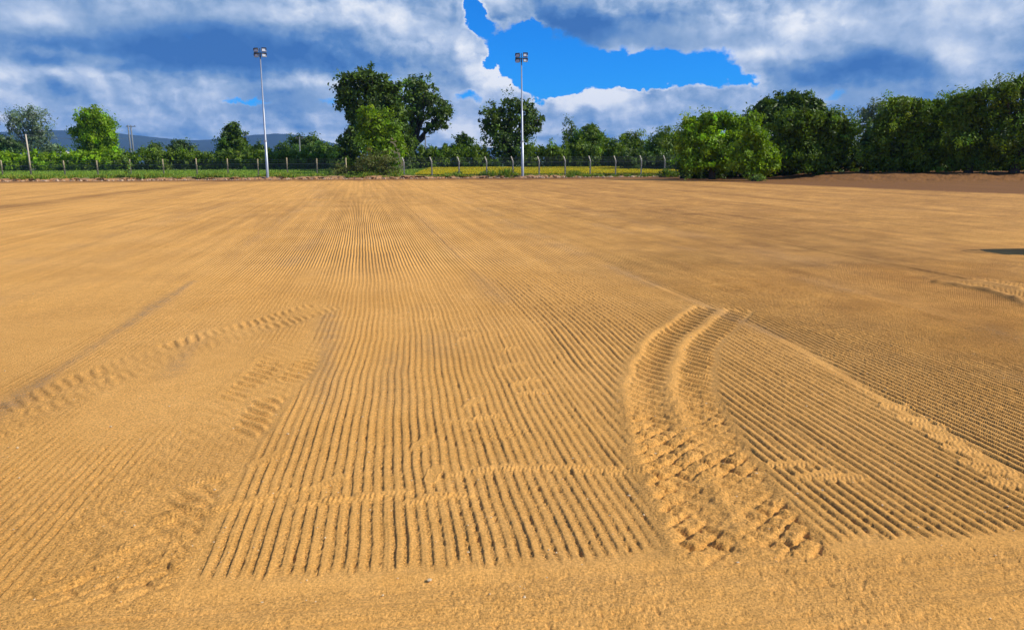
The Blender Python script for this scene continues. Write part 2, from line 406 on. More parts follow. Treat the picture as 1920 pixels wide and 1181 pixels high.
    # boot prints -----------------------------------------------------------
    for (ps, pt, an, l, wd) in PRINTS:
        rr = np.where(np.abs(tt - pt) < .3)[0]
        if not len(rr): continue
        r0, r1 = rr[0], rr[-1] + 1; row = S[(r0 + r1) // 2]
        cc = np.where(np.abs(row - ps) < .45)[0]
        if not len(cc): continue
        sl = (slice(r0, r1), slice(cc[0], cc[-1] + 1))
        a = (s[sl] - ps) * math.cos(an) + (t[sl] - pt) * math.sin(an); b = -(s[sl] - ps) * math.sin(an) + (t[sl] - pt) * math.cos(an)
        b = b / (wd / 2 * (1 - .25 * np.exp(-((a + l * .08) / .05) ** 2))); a_ = a / (l / 2)
        e = (np.abs(a_) ** 3 + np.abs(b) ** 2.4)
        ins = 1 - sstep(e, .75, 1.15)
        A[sl] *= 1 - .85 * ins
        tread = np.abs(((a + .4 * np.abs(b) * .05) / .026) % 1 - .5) * 2
        z[sl] += ins * (0.0065 + 0.006 * (tread - .5)) + 0.005 * np.exp(-((e - 1.1) / .25) ** 2)
    # patch of small round holes by the middle
    hs, ht = px_st(935, 815)
    pm = np.exp(-(((s - hs) / .28) ** 2 + ((t - ht) / .26) ** 2) ** 2)
    hole = np.exp(-((((s * 1.0 + .3 * t) / .032) % 1 - .5) ** 2 + ((t / .036) % 1 - .5) ** 2) * 9)
    z -= pm * 0.009 * hole * sstep(vnoise(s * 14, t * 14, 61), .3, .6)
    # close zone: flat drag lines across the view
    nz = 1 - sstep(t, near_end(s) - .12, near_end(s) + .02)
    tl = t + .05 * s
    z += nz * (0.036 * (fbm(s * .4, tl * 6.5, 3, 44) - .5) + 0.018 * (fbm(s * 1.2, tl * 34, 2, 45) - .5) + .004)
    z += nz * 0.012 * (fbm(s * 7, t * 9, 4, 46) - .5) * sstep(s + 1.0 * (t - 1.8) * 0, .2, 1.6)
    z += 0.010 * np.exp(-((t - near_end(s) - .02) / .05) ** 2) * (0.4 + fbm(s * 6, t * 6, 3, 47))
    # grooves
    geo = 1 - sstep(t, 9.0, 14.0)
    z += A * geo * (0.0080 + .0032 * (s > 1.7)) * (prof - .35)
    # ridge tops and hollows carry clods
    ngrit = fbm(s * 62 + t * 9, t * 62 - s * 9, 3, 60, .65) - .5
    n2 = fbm(s * 14, t * 14, 4, 62) - .5
    gr_in = A * geo * (1 - prof)
    nearw = 1 - sstep(t, 3.2, 8.5)
    ng = np.abs(ngrit) ** 1.0 * np.sign(ngrit); pit = sstep(vnoise(s * 42, t * 42, 320), .72, .9)
    gp = .25 + 1.2 * sstep(fbm(s * 2.2, t * 2.2, 3, 321), .38, .64)
    z += nearw * (ng * (0.0016 + 0.0068 * np.clip(gr_in, 0, 1) + gp * (.001 + 0.006 * rough + .0038 * nz + .002 * (sid < 0))) - gp * pit * (.0012 + .0045 * np.clip(gr_in, 0, 1) + .0018 * nz + .002 * rough))
    z += n2 * (0.002 + 0.008 * rough + 0.0025 * (sid < 0) * gp + .004 * (sid >= 3) * sstep(patch, .5, .38) + .003 * nz)
    z += 0.02 * (fbm(s * .6, t * .4, 3, 63) - .5)
    # strips leave low windrows that run on to the far end
    z += 0.005 * np.exp(-((np.abs(((q0 + .05) / 2.2) % 1 - .5) - .5) / .02) ** 2) * (t > ne) * vnoise(t * .5, sid * 1.0, 64) * (0.1 + .9 * sstep(t, 7, 11))
    z += 0.02 * np.exp(-((s - 8.33) / .06) ** 2) * (t > 8)
    # roughness far away seen as faint streaks
    z += 0.03 * sstep(t, 10, 25) * (fbm(q0 * 1.6, t * .12, 4, 66) - .5)
    # the far side heaps up a little by the hedge on the right
    rs = sstep(X, 21, 27) * sstep(Y, 49, 59)
    z += rs * (.50 + .28 * (fbm(X * .5, Y * .5, 4, 70) - .5)) + rs * (1 - rs) * 1.2 * (fbm(X * 1.3, Y * 1.3, 3, 71) - .5)
    # attributes ---------------------------------------------------------------
    far_amp = A * (1 - geo)
    grey = np.zeros_like(s)
    def streak(s0, t0, s1, t1, w, k, br=.45):
        nonlocal grey
        kk = np.clip(((s - s0) * (s1 - s0) + (t - t0) * (t1 - t0)) / ((s1 - s0) ** 2 + (t1 - t0) ** 2), -.02, 1.02)
        d = np.hypot(s - (s0 + kk * (s1 - s0)), t - (t0 + kk * (t1 - t0)))
        e = np.exp(-(d / (w * (.6 + .9 * vnoise(t * 2, s * 2, 81)))) ** 2) * sstep(vnoise(t * .9, s * .2, int(s0 * 7) + 90), br - .2, br + .15)
        grey = np.maximum(grey, k * e)
    streak(-2.6, 5.2, -2.5, 11.2, .075, 1.0, .3)
    streak(-2.5, 5.0, -2.6, 2.9, .05, .2)
    streak(-.35, 5.0, -.45, 9, .10, .6); streak(-1.6, 4.5, -1.7, 9.5, .09, .55, .6); streak(3.9, 6.5, 3.85, 12.5, .10, .8, .35)
    streak(-2.5, 14, -2.3, 30, .16, .4); streak(-1.3, 13, -1.0, 20, .2, .5); streak(1.6, 9, 1.7, 24, .15, .45, .5); streak(3.85, 13, 4.2, 34, .25, .5, .5)
    streak(6.1, 5, 6.0, 20, .2, .55, .5); streak(5.0, 4.2, 5.0, 7.0, .25, .4, .5); streak(0.6, 6.5, .6, 8.5, .2, .3, .5); streak(-4.6, 6, -4.6, 18, .2, .3, .6); streak(0.1, 4, 0.2, 6.5, .15, .35, .5)
    streak(-6, 15, -5, 45, .3, .35, .5); streak(-1.8, 30, -3.5, 60, .5, .45, .5); streak(7.2, 10, 7.4, 30, .3, .35, .5)
    br = 0.30 * fbm(s * .35, t * .16, 4, 83) * sstep(s, 2, 9) + .45 * np.exp(-((s - 8 - (t - 14) * .1) / 3.5) ** 2) * np.exp(-((t - 9) / 8) ** 2) * .6  # browner right side: shading of the grooves put into the colour
    br += .95 * sstep(X - (17 + (50.6 - Y) * .38), -.8, 1.6) * sstep(Y, 31, 35) + .20 * sstep(s, 3, 12) * sstep(t, 7, 16)  # brown soil by the hedge, then more painted groove shade on the right
    # stripe of damp soil on the far left
    (ax_, ay_), (bx_, by_) = ground(0, 388), ground(400, 343)
    dl = np.abs((X - ax_) * (by_ - ay_) - (Y - ay_) * (bx_ - ax_)) / math.hypot(bx_ - ax_, by_ - ay_); br += .9 * np.exp(-(dl / 1.1) ** 2) * sstep(-X, 4, 12) * fbm(X * .4, Y * .2, 3, 85)
    br += .8 * sstep(Y, 62, 71)
    br += 0.5 * (fbm(q0 * .9, t * .07, 4, 86) - .4) * sstep(t, 14, 30)
    br += 0.35 * (fbm(q0 * 3.6, t * .4, 5, 87) - .42) * sstep(t, 6, 14) + .5 * (fbm(s * 3, t * 2.4, 4, 88) - .5) * sstep(s, 2, 5)
    br += .35 * (fbm(s * 1.1, t * 1.1, 4, 89) - .45)
    br = np.clip(br, 0, 1)
    coarse = np.clip(gr_in * 1.1 + rough * .6 + .25 * (sid < 0) + nz * .35, 0, 1)
    far_amp = np.clip(far_amp, 0, 1.7)
    verts = np.stack([X, Y, z], -1).reshape(-1, 3)
    idx = np.arange(NR * NC, dtype=np.int32).reshape(NR, NC)
    faces = np.stack([idx[:-1, :-1], idx[:-1, 1:], idx[1:, 1:], idx[1:, :-1]], -1).reshape(-1, 4)
    return verts, faces, dict(groove_phase=('FLOAT', ph), groove_far=('FLOAT', far_amp), grey=('FLOAT', grey), brown=('FLOAT', br), coarse=('FLOAT', coarse))

def sand_material():
    M = bpy.data.materials.new('sand'); M.use_nodes = True; T = NT(M.node_tree); bs = M.node_tree.nodes['Principled BSDF']
    co = T.n('ShaderNodeNewGeometry').outputs['Position']
    n_big = T.noise(co, 0.5, 5, .55); n_mid = T.noise(co, 6.0, 6, .65); n_fine = T.noise(co, 90.0, 4, .7); n_pe = T.noise(co, 210.0, 3, .7)
    c = T.mix(T.mr(n_big, .3, .7), (*SAND_A, 1), (*SAND_B, 1))
    c = T.mix(T.mr(n_mid, .35, .75, 0, .45), c, (*SAND_C, 1))
    c = T.mix(T.math('MULTIPLY', T.attr('brown'), .95), c, (*SAND_BROWN, 1))
    coarse = T.attr('coarse')
    # grains: light quartz and dark flecks, stronger where the coarse grit gathers
    amt = T.math('ADD', .55, T.math('MULTIPLY', coarse, .45))
    gf = T.mr(n_fine, .32, .68, .35, 1.5)
    gcol = T.n('ShaderNodeVectorMath', operation='SCALE'); T.L.new(c, gcol.inputs[0]); T.L.new(gf, gcol.inputs[3])
    c = T.mix(amt, c, gcol.outputs[0])
    peb = T.mr(n_pe, .67, .72)
    c = T.mix(T.math('MULTIPLY', peb, T.math('ADD', .35, T.math('MULTIPLY', coarse, .4))), c, (.80, .66, .44, 1))
    dk = T.mr(T.noise(T.vm('ADD', co, (3.1, 7.7, 0)), 160, 3, .7), .66, .71)
    c = T.mix(T.math('MULTIPLY', dk, T.math('ADD', .2, T.math('MULTIPLY', coarse, .6))), c, (.16, .085, .035, 1))
    g = T.attr('grey')
    pv = T.noise(co, 60, 4, .8)
    gm = T.math('MULTIPLY', g, T.mr(T.math('ADD', pv, T.math('MULTIPLY', n_mid, .5)), .66, .86, 0, .6))
    gc = T.mix(T.mr(n_pe, .35, .65), (.19, .115, .065, 1), (.60, .45, .28, 1))
    c = T.mix(gm, c, gc)
    T.L.new(c, bs.inputs['Base Color']); bs.inputs['Roughness'].default_value = .95; bs.inputs['Specular IOR Level'].default_value = .15
    # far grooves and grain as bump
    ph = T.attr('groove_phase'); fa = T.attr('groove_far')
    wv = T.math('COSINE', T.math('MULTIPLY', ph, 6.28318))
    hgt = T.math('MULTIPLY', T.math('MULTIPLY', wv, fa), 0.0062)
    hg = T.math('ADD', hgt, T.math('MULTIPLY', T.math('MULTIPLY', n_fine, T.math('ADD', .25, T.math('ADD', coarse, g))), 0.012))
    hg = T.math('ADD', hg, T.math('MULTIPLY', T.noise(co, 28, 5, .7), 0.005))
    hg = T.math('ADD', hg, T.math('MULTIPLY', n_pe, 0.0020))
    spz = T.n('ShaderNodeSeparateXYZ'); T.L.new(co, spz.inputs[0])
    ln = T.noise(T.comb(T.math('MULTIPLY', ph, .22), T.math('MULTIPLY', spz.outputs[1], .06)), 1.0, 5, .65)
    lw = T.mr(spz.outputs[1], 6, 18)
    hg = T.math('ADD', hg, T.math('MULTIPLY', T.math('MULTIPLY', ln, lw), .022))
    lc = T.n('ShaderNodeVectorMath', operation='SCALE'); T.L.new(c, lc.inputs[0]); T.L.new(T.mr(T.math('MULTIPLY', T.math('SUBTRACT', ln, .5), lw), -.3, .3, .72, 1.2), lc.inputs[3])
    T.L.new(lc.outputs[0], bs.inputs['Base Color'])
    bn = T.n('ShaderNodeBump'); bn.inputs['Strength'].default_value = 1; bn.inputs['Distance'].default_value = 1.0
    T.L.new(hg, bn.inputs['Height']); T.L.new(bn.outputs[0], bs.inputs['Normal'])
    return M
SAND_A = (.80, .400, .092); SAND_B = (.88, .460, .122); SAND_C = (.64, .300, .056); SAND_BROWN = (.22, .098, .030)
SAND = sand_material()
v_, f_, a_ = build_field()
field = mesh_np('sand_field', v_, f_, SAND, smooth=True, attrs=a_)
tag(field, kind='structure')
del v_, f_, a_, S, Tt, X, Y

# ------------------------------------------------------------------ ground to the horizon, green field, yellow field, verge, hills
def sheet(name, pts, material, z, kind='structure'):
    me = bpy.data.meshes.new(name); me.from_pydata([(x, y, z) for x, y in pts], [], [tuple(range(len(pts)))]); me.materials.append(material)
    o = bpy.data.objects.new(name, me); C.objects.link(o); tag(o, kind=kind); return o
SOIL = mat('bare_soil', (.50, .27, .09), .95, noise_scale=3, noise_amt=.25)
GRASSG = mat('grass_ground', (.085, .14, .022), .9, noise_scale=.8, noise_amt=.35)
sheet('ground', [(-4600, -400), (4600, -400), (4600, 4550), (-4600, 4550)], mat('distant_ground', (.06, .10, .03), .95, noise_scale=.02, noise_amt=.4), -.30)
sheet('bare_ground', [(-160, -60), (160, -60), (160, 84), (-160, 84)], SAND, -.05)

def edge_y(x):
    """how far away the sand stops, along x"""
    return np.interp(x, [-60, -32 * 1.55, 0, 20, 26, 30, 40, 70, 110], [73, 73, 72.5, 71, 66, 60, 62, 66, 68])
# bank with a broken front lip where the sand meets the rough grass
def build_verge():
    xs = np.linspace(-75, 24, 1400); ds = np.array([-.5, -.15, 0, .12, .3, .6, 1.1, 1.9, 3.2, 5.5, 9])
    V = []
    for i, d in enumerate(ds):
        base = 72.5 - 3.5 * sstep(xs, 16, 26)
        jag = (fbm(xs * .9, xs * 0 + i * .35, 4, 200) - .5) * 1.6 + (fbm(xs * 3.2, xs * 0 + i * .7, 3, 201) - .5) * .7
        left = 1 - sstep(xs, 3, 10)
        zz = np.interp(d, [-.5, -.15, 0, .3, 1.1, 9], [-.06, -.02, .03, .20, .27, .25]) * (0.35 + .65 * left) + (fbm(xs * 2.1, xs * 0 + d, 4, 202) - .5) * .22 * (d > -.2)
        V.append(np.stack([xs, base + d * (1 if d < 5 else 1) + jag * (d < 4), zz], -1))
    V = np.array(V); n, m_ = V.shape[:2]
    idx = np.arange(n * m_).reshape(n, m_)
    f = np.stack([idx[:-1, :-1], idx[:-1, 1:], idx[1:, 1:], idx[1:, :-1]], -1).reshape(-1, 4)
    M = bpy.data.materials.new('verge_soil'); M.use_nodes = True; T = NT(M.node_tree); bs = M.node_tree.nodes['Principled BSDF']
    co = T.n('ShaderNodeNewGeometry').outputs['Position']
    nz = T.noise(co, 2.2, 6, .65)
    sp = T.n('ShaderNodeSeparateXYZ'); T.L.new(co, sp.inputs[0])
    gz = T.mr(T.math('ADD', sp.outputs[1], T.math('MULTIPLY', T.math('SUBTRACT', nz, .5), 3)), 72.9, 73.7)
    c = T.mix(gz, T.mix(nz, (.26, .12, .05, 1), (.50, .27, .11, 1)), (.09, .13, .025, 1))
    T.L.new(c, bs.inputs['Base Color']); bs.inputs['Roughness'].default_value = .95
    o = mesh_np('verge', V.reshape(-1, 3), f, M, smooth=False); tag(o, kind='structure')
build_verge()
def rise(y): return np.interp(y, [73.5, 76, 88, 96], [.05, .22, .62, .7])
_ys = [73.8, 75, 76, 80, 84, 88, 96, 140]
for _n, _a, _b, _m in (('green_field', -160, -9, GRASSG), ('yellow_field', -9, 20, GRASSG)):
    _v = [(x, y, float(rise(y)) - .04) for y in _ys for x in (_a, _b)]
    tag(mesh_np(_n, _v, [(2 * i, 2 * i + 1, 2 * i + 3, 2 * i + 2) for i in range(len(_ys) - 1)], _m), kind='structure')

def blades(name, n, xf, yf, hgt, wid, material, tints, kind='stuff', z0=lambda x, y: 0 * x, lean=.35, label=None, cat=None):
    x = xf(n); y = yf(n, x); h = hgt(n, x); a = rng.uniform(0, 2 * np.pi, n); w = wid * rng.uniform(.6, 1.4, n)
    dx = np.cos(a) * w; dy = np.sin(a) * w; lx = rng.normal(0, lean, n) * h; ly = rng.normal(0, lean, n) * h; z = z0(x, y)
    P = np.stack([np.stack([x - dx, y - dy, z - .03], -1), np.stack([x + dx, y + dy, z - .03], -1),
                  np.stack([x + dx * .55 + lx * .5, y + dy * .55 + ly * .5, z + h * .6], -1), np.stack([x - dx * .2 + lx, y - dy * .2 + ly, z + h], -1)], 1)
    f = np.arange(n * 4).reshape(n, 4)
    tints = np.asarray(tints); t = tints[rng.integers(0, len(tints), n)] * rng.uniform(.75, 1.25, (n, 1))
    col = np.repeat(np.concatenate([t, np.ones((n, 1))], 1)[:, None, :], 4, 1)
    o = mesh_np(name, P.reshape(-1, 3), f, material, attrs={'leaf_tint': ('FLOAT_COLOR', col)}); tag(o, label, cat, kind=kind); return o
LEAF = {k: leaf_mat('leaves_' + k, c, tr) for k, c, tr in (
    ('dark', (.085, .150, .012), .30), ('mid', (.135, .220, .010), .34), ('bright', (.22, .37, .008), .38),
    ('grey', (.15, .22, .12), .25), ('olive', (.075, .13, .025), .22), ('grass', (.19, .32, .035), .3), ('bramble', (.15, .17, .03), .22), ('yellow', (.86, .70, .010), .25))}
def clump(x, s, seed, a=.35, b=.65): return sstep(fbm(x * s, x * 0 + seed, 4, int(seed * 10)), a, b)
# rough grass on the bank
blades('rough_grass', 52000, lambda n: rng.uniform(-72, 9, n), lambda n, x: 73.0 + rng.gamma(1.6, 1.1, n) + (fbm(x * .9, x * 0, 4, 200) - .5) * 2.0,
       lambda n, x: rng.uniform(.10, .32, n) * (.35 + 1.3 * clump(x, .8, 3)), .035, LEAF['grass'],
       [(1, 1, 1), (.8, .9, .7), (1.5, 1.2, 1.1), (1.7, 1.25, 1.3), (.6, .75, .6), (1.9, 1.0, .6)], z0=lambda x, y: .2 + 0 * x)
blades('meadow_grass', 60000, lambda n: rng.uniform(-100, -9, n), lambda n, x: rng.uniform(75, 91, n), lambda n, x: rng.uniform(.10, .25, n), .05, LEAF['grass'],
       [(1.6, 1.45, .9), (1.3, 1.3, .8), (1.8, 1.5, 1)], z0=lambda x, y: rise(y))
blades('yellow_flowers', 150000, lambda n: rng.uniform(-9.5, 17.5, n), lambda n, x: rng.uniform(74.0, 88, n), lambda n, x: rng.uniform(.26, .40, n) * (1 - .25 * sstep(x, 12, 17)), .07, LEAF['yellow'],
       [(1, 1, 1), (.9, 1.0, .8), (1, .92, 1), (.35, .6, 1)], z0=lambda x, y: rise(y) - .03, lean=.2)
blades('weeds', 9000, lambda n: rng.uniform(-2, 20, n), lambda n, x: 72.4 - 2.6 * sstep(x, 16, 26) + rng.gamma(1.5, .35, n), lambda n, x: rng.uniform(.1, .5, n) * clump(x, 1.6, 8, .42, .6) * (.55 + 1.4 * (x < 1)), .03, LEAF['grass'],
       [(.6, .8, .7), (.8, .9, .8), (1.2, 1, 1), (1.5, .8, .6)], z0=lambda x, y: .06 + 0 * x)

def build_hills():
    V = []; rows = 14
    prof_px = [(-400, 262), (-100, 250), (0, 248), (60, 247), (105, 243), (150, 246), (230, 250), (270, 256), (330, 262), (370, 264), (400, 262), (460, 254), (530, 250), (570, 254), (610, 266), (640, 272), (700, 276), (900, 277), (1300, 280), (2400, 284)]
    pa = np.array([azel(x, y) for x, y in prof_px]); az = np.linspace(pa[0, 0], pa[-1, 0], 500)
    D0, D1 = 2900, 3800
    el = np.interp(az, pa[:, 0], pa[:, 1]); el = np.convolve(np.pad(el, 6, 'edge'), np.ones(13) / 13, 'valid')
    for i in range(rows):
        k = i / (rows - 1); D_ = D0 + (D1 - D0) * k
        top = np.tan(np.radians(el)) * D1 + H
        hh = -2 + (top + 2) * (k ** .8) * (1 + .03 * (fbm(az * 3, az * 0 + k * 3, 4, 400) - .5)) * np.where(i == rows - 1, 1, .99 + .05 * (fbm(az * 1.5, az * 0 + k * 5, 3, 401) - .5))
        V.append(np.stack([np.sin(np.radians(az)) * D_, np.cos(np.radians(az)) * D_, hh], -1))
    V.append(np.stack([np.sin(np.radians(az)) * (D1 + 500), np.cos(np.radians(az)) * (D1 + 500), 0 * az - 2], -1))
    V = np.array(V); n, m_ = V.shape[:2]; idx = np.arange(n * m_).reshape(n, m_)
    f = np.stack([idx[:-1, :-1], idx[:-1, 1:], idx[1:, 1:], idx[1:, :-1]], -1).reshape(-1, 4)
    M = mat('hill_heather', (.022, .04, .035), .95, noise_scale=.004, noise_amt=.5)
    tag(mesh_np('hills', V.reshape(-1, 3), f, M, smooth=True), kind='structure')
build_hills()

# ------------------------------------------------------------------ trees
BARK = mat('bark', (.055, .045, .032), .9, noise_scale=6, noise_amt=.4, bump=.02)
BARKG = mat('pale_bark', (.16, .145, .12), .9, noise_scale=6, noise_amt=.3, bump=.02)
def leaf_cloud(lobes, density, size, aspect, seed, up=.3, inner=.35, wisp=0.0, hang=0.0):
    """lobes: (centre xyz, radii xyz). Leaves gather in sprays on each lobe, some inside it."""
    g = np.random.default_rng(seed); Ps = []; Ns = []; Ts = []; Ls = []
    for (c, r) in lobes:
        c = np.array(c, float); r = np.array(r, float)
        area = r[0] * r[2] * math.pi
        K = max(9, int(area * 1.5)); n_sp = max(6, int(density * area / K))
        d = g.normal(size=(K, 3)); d /= np.linalg.norm(d, axis=1)[:, None]
        rad = g.uniform(.66, 1.10, K)[:, None]
        cc = d * rad
        sr = g.uniform(.08, .21, K)                       # spray radius against the lobe
        tint = np.exp(g.normal(0, .34, K)); hue = g.normal(0, .10, K)
        k = np.repeat(np.arange(K), n_sp)
        off = g.normal(size=(len(k), 3)) * sr[k][:, None]; off[:, 2] *= (1 + hang)
        off += d[k] * np.abs(g.normal(size=(len(k), 1))) * wisp
        p = (cc[k] + off) * r + c
        nrm = d[k] + g.normal(size=(len(k), 3)) * .75; nrm[:, 2] += up
        Ps.append(p); Ns.append(nrm); Ts.append(np.stack([tint[k] * (1 + hue[k]), tint[k], tint[k] * (1 - hue[k])], -1)); Ls.append(np.ones(len(k)))
        ni = int(density * area * inner)
        di = g.normal(size=(ni, 3)); di /= np.linalg.norm(di, axis=1)[:, None]
        p = di * (g.uniform(0, 1, ni) ** .45 * .78)[:, None] * r + c
        Ps.append(p); Ns.append(g.normal(size=(ni, 3))); Ts.append(np.full((ni, 3), .9)); Ls.append(np.full(ni, 1.9))
    P = np.concatenate(Ps); N = np.concatenate(Ns); Tn = np.concatenate(Ts); Lz = np.concatenate(Ls)
    n = len(P); N /= np.linalg.norm(N, axis=1)[:, None]
    a = g.normal(size=(n, 3)); a -= (a * N).sum(1)[:, None] * N; a /= np.linalg.norm(a, axis=1)[:, None]; b = np.cross(N, a)
    L = (size * g.uniform(.6, 1.4, n) * Lz)[:, None]; W = L * aspect
    Q = np.stack([P - a * L, P + b * W * .9, P + a * L, P - b * W * .9 + N * L * .15], 1)
    Tn = Tn * g.uniform(.85, 1.18, (n, 1))
    col = np.repeat(np.concatenate([Tn, np.ones((n, 1))], 1)[:, None, :], 4, 1)
    return Q.reshape(-1, 3), np.arange(n * 4).reshape(n, 4), col

def limb(mb, a, b, r0, r1, g, n=5, wob=.06):
    a = Vector(a); b = Vector(b); L = (b - a).length; pts = []; rr = []
    for i in range(n + 1):
        k = i / n; p = a.lerp(b, k); p.z += math.sin(k * math.pi) * L * .06
        if 0 < i < n: p += Vector(g.normal(size=3)) * L * wob * .5
        pts.append(p); rr.append(r0 + (r1 - r0) * k)
    mb.tube(pts, rr, 6)
    return pts

def tree(name, label, cat, Yd, base_px, lobes_px, leaf='mid', density=70, size=.17, aspect=.45, trunk_r=.25, group=None, trunk_px=None, seed=None, up=.3, inner=.35, wisp=0.0, hang=0.0, bark=None, depth=.85, base_z=None, extra=None):
    """lobes_px: (px, py, rx, ry[, dy]) as seen from the photo's place, at distance Yd; the tree itself is built in metres round its trunk"""
    global _seed
    _seed += 1; g = np.random.default_rng(seed or _seed); mp = m_per_px(Yd)
    bx, by, _ = at(base_px[0], base_px[1], Yd); bz = 0.0 if base_z is None else base_z
    root = thing(name, label, cat, (bx, by, bz), group)
    lobes = []
    for q in lobes_px:
        px, py, rx, ry = q[:4]; dy = q[4] if len(q) > 4 else g.uniform(-.25, .25) * rx * mp
        x, y, z = at(px, py, Yd + dy)
        lobes.append(((x - bx, y - by, z - bz), (rx * mp, rx * mp * depth, ry * mp)))
    V, Fc, col = leaf_cloud(lobes, density, size, aspect, (seed or _seed) + 1000, up, inner, wisp, hang)
    mesh_np('crown', V, Fc, LEAF[leaf], root, attrs={'leaf_tint': ('FLOAT_COLOR', col)})
    mb = MB(); cx = np.mean([l[0] for l in lobes], 0); zt = cx[2] * .75
    fork = Vector((cx[0] * .35, cx[1] * .3, max(zt * .55, .4)))
    mb.tube([(0, 0, -.3), (0, 0, 0), (fork.x * .4, fork.y * .4, fork.z * .5), fork], [trunk_r * 1.5, trunk_r * 1.25, trunk_r, trunk_r * .8], 8)
    for (c, r) in lobes:
        pts = limb(mb, fork, (c[0], c[1], c[2] + r[2] * .3), trunk_r * .55, trunk_r * .12, g)
        for k in range(5):
            d = g.normal(size=3); d /= np.linalg.norm(d); d[2] = abs(d[2]) * .7 + .1
            limb(mb, pts[g.integers(2, len(pts))], (c[0] + d[0] * r[0] * .85, c[1] + d[1] * r[1] * .85, c[2] + d[2] * r[2] * .9), trunk_r * .16, trunk_r * .05, g, 3)
    mb.build('trunk', bark or BARK, root, smooth=True)
    return root
_seed = 100

# --- left, beyond the fence
tree('willow_tree', 'silvery grey-green willow with a bare lower left side, at the far left', 'tree', 125, (60, 300),
     [(40, 232, 28, 24), (66, 232, 28, 26), (48, 216, 30, 16), (78, 252, 22, 24), (84, 272, 22, 16), (60, 258, 22, 18), (22, 225, 12, 14), (24, 243, 10, 8)], 'grey', 55, .20, .3, .35, wisp=.12, bark=BARKG, inner=.15)
tree('poplar_tree', 'bright yellow-green bushy tree standing alone, right of the silvery willow', 'tree', 105, (185, 310),
     [(165, 225, 24, 24), (190, 235, 30, 30), (170, 255, 34, 30), (200, 262, 28, 30), (158, 245, 22, 22), (172, 214, 18, 13), (180, 285, 42, 22), (216, 290, 16, 18)], 'bright', 90, .16, .5, .3)
tree('rounded_tree', 'deep green rounded tree with a broad dome, left of the left floodlight', 'tree', 105, (438, 310),
     [(437, 250, 20, 18), (432, 268, 28, 22), (450, 272, 22, 22), (438, 290, 34, 22), (420, 285, 18, 18), (436, 238, 13, 9)], 'dark', 100, .15, .6, .3)
tree('domed_tree', 'broad dark green tree against the blue hill, right of the left floodlight', 'tree', 130, (578, 300),
     [(578, 268, 26, 17), (556, 268, 17, 15), (600, 276, 18, 15), (575, 284, 36, 16)], 'dark', 80, .18, .5, .3)
tree('small_tree', 'wider small dark tree, between the twin poles and the deep green rounded tree', 'tree', 150, (339, 300),
     [(338, 274, 20, 14), (345, 282, 22, 14), (325, 280, 14, 12)], 'olive', 60, .22, .5, .25)
tree('small_tree', 'small low dark tree just right of the twin utility poles', 'tree', 160, (290, 300), [(290, 278, 16, 11), (288, 287, 24, 12), (268, 286, 14, 10)], 'dark', 60, .22, .5, .25)
tree('hillside_tree', 'dull green spreading tree under the silvery willow, cut by the left edge', 'tree', 140, (15, 300), [(5, 268, 30, 14), (30, 276, 24, 14), (-20, 275, 30, 14), (100, 282, 24, 12)], 'olive', 60, .22, .5, .3)
# --- centre group
tree('poplar_tree', 'tall dark green tree leaning left, the tallest of the central group', 'tree', 88, (705, 330),
     [(660, 155, 30, 24), (690, 150, 30, 24), (655, 185, 26, 28), (700, 185, 36, 34), (735, 195, 28, 34), (725, 168, 24, 22), (668, 215, 26, 26), (745, 225, 26, 34), (720, 235, 36, 36), (755, 265, 22, 34), (675, 240, 24, 24), (640, 175, 12, 14), (735, 290, 34, 30)], 'dark', 75, .19, .5, .5, wisp=.06)
tree('oak_tree', 'mushroom-shaped dark tree with an overhanging right side, behind the central group', 'tree', 96, (765, 330),
     [(775, 160, 28, 20), (800, 172, 30, 24), (770, 190, 24, 26), (810, 200, 34, 24), (828, 222, 24, 20), (812, 236, 20, 12), (786, 215, 24, 20), (770, 235, 16, 26), (768, 265, 12, 28), (840, 205, 14, 16), (765, 295, 18, 24)], 'dark', 62, .19, .5, .5, wisp=.06, inner=.2)
tree('dark_tree', 'low dark tree at the left foot of the central group', 'tree', 84, (655, 330),
     [(652, 265, 22, 22), (645, 285, 24, 24), (672, 275, 22, 26), (660, 250, 14, 14), (640, 305, 22, 18), (672, 305, 24, 20)], 'dark', 85, .16, .5, .25)
tree('leafy_tree', 'vivid light green bushy tree in front of the central group', 'tree', 79, (715, 330),
     [(690, 215, 18, 18), (700, 235, 26, 28), (725, 245, 24, 28), (690, 258, 24, 24), (742, 262, 20, 26), (715, 275, 34, 32), (745, 290, 18, 26), (722, 302, 34, 24), (680, 208, 10, 12)], 'bright', 105, .13, .55, .25, wisp=.08, up=.6)
bram = tree('bramble_bush', 'brown-green bramble thicket at the foot of the central group, on the edge of the sand', 'bush', 74.5, (690, 333),
     [(690, 300, 30, 18), (700, 318, 36, 14), (660, 318, 30, 12), (730, 322, 26, 10), (640, 324, 24, 8), (718, 300, 22, 14)], 'bramble', 170, .085, .4, .06, wisp=.15)
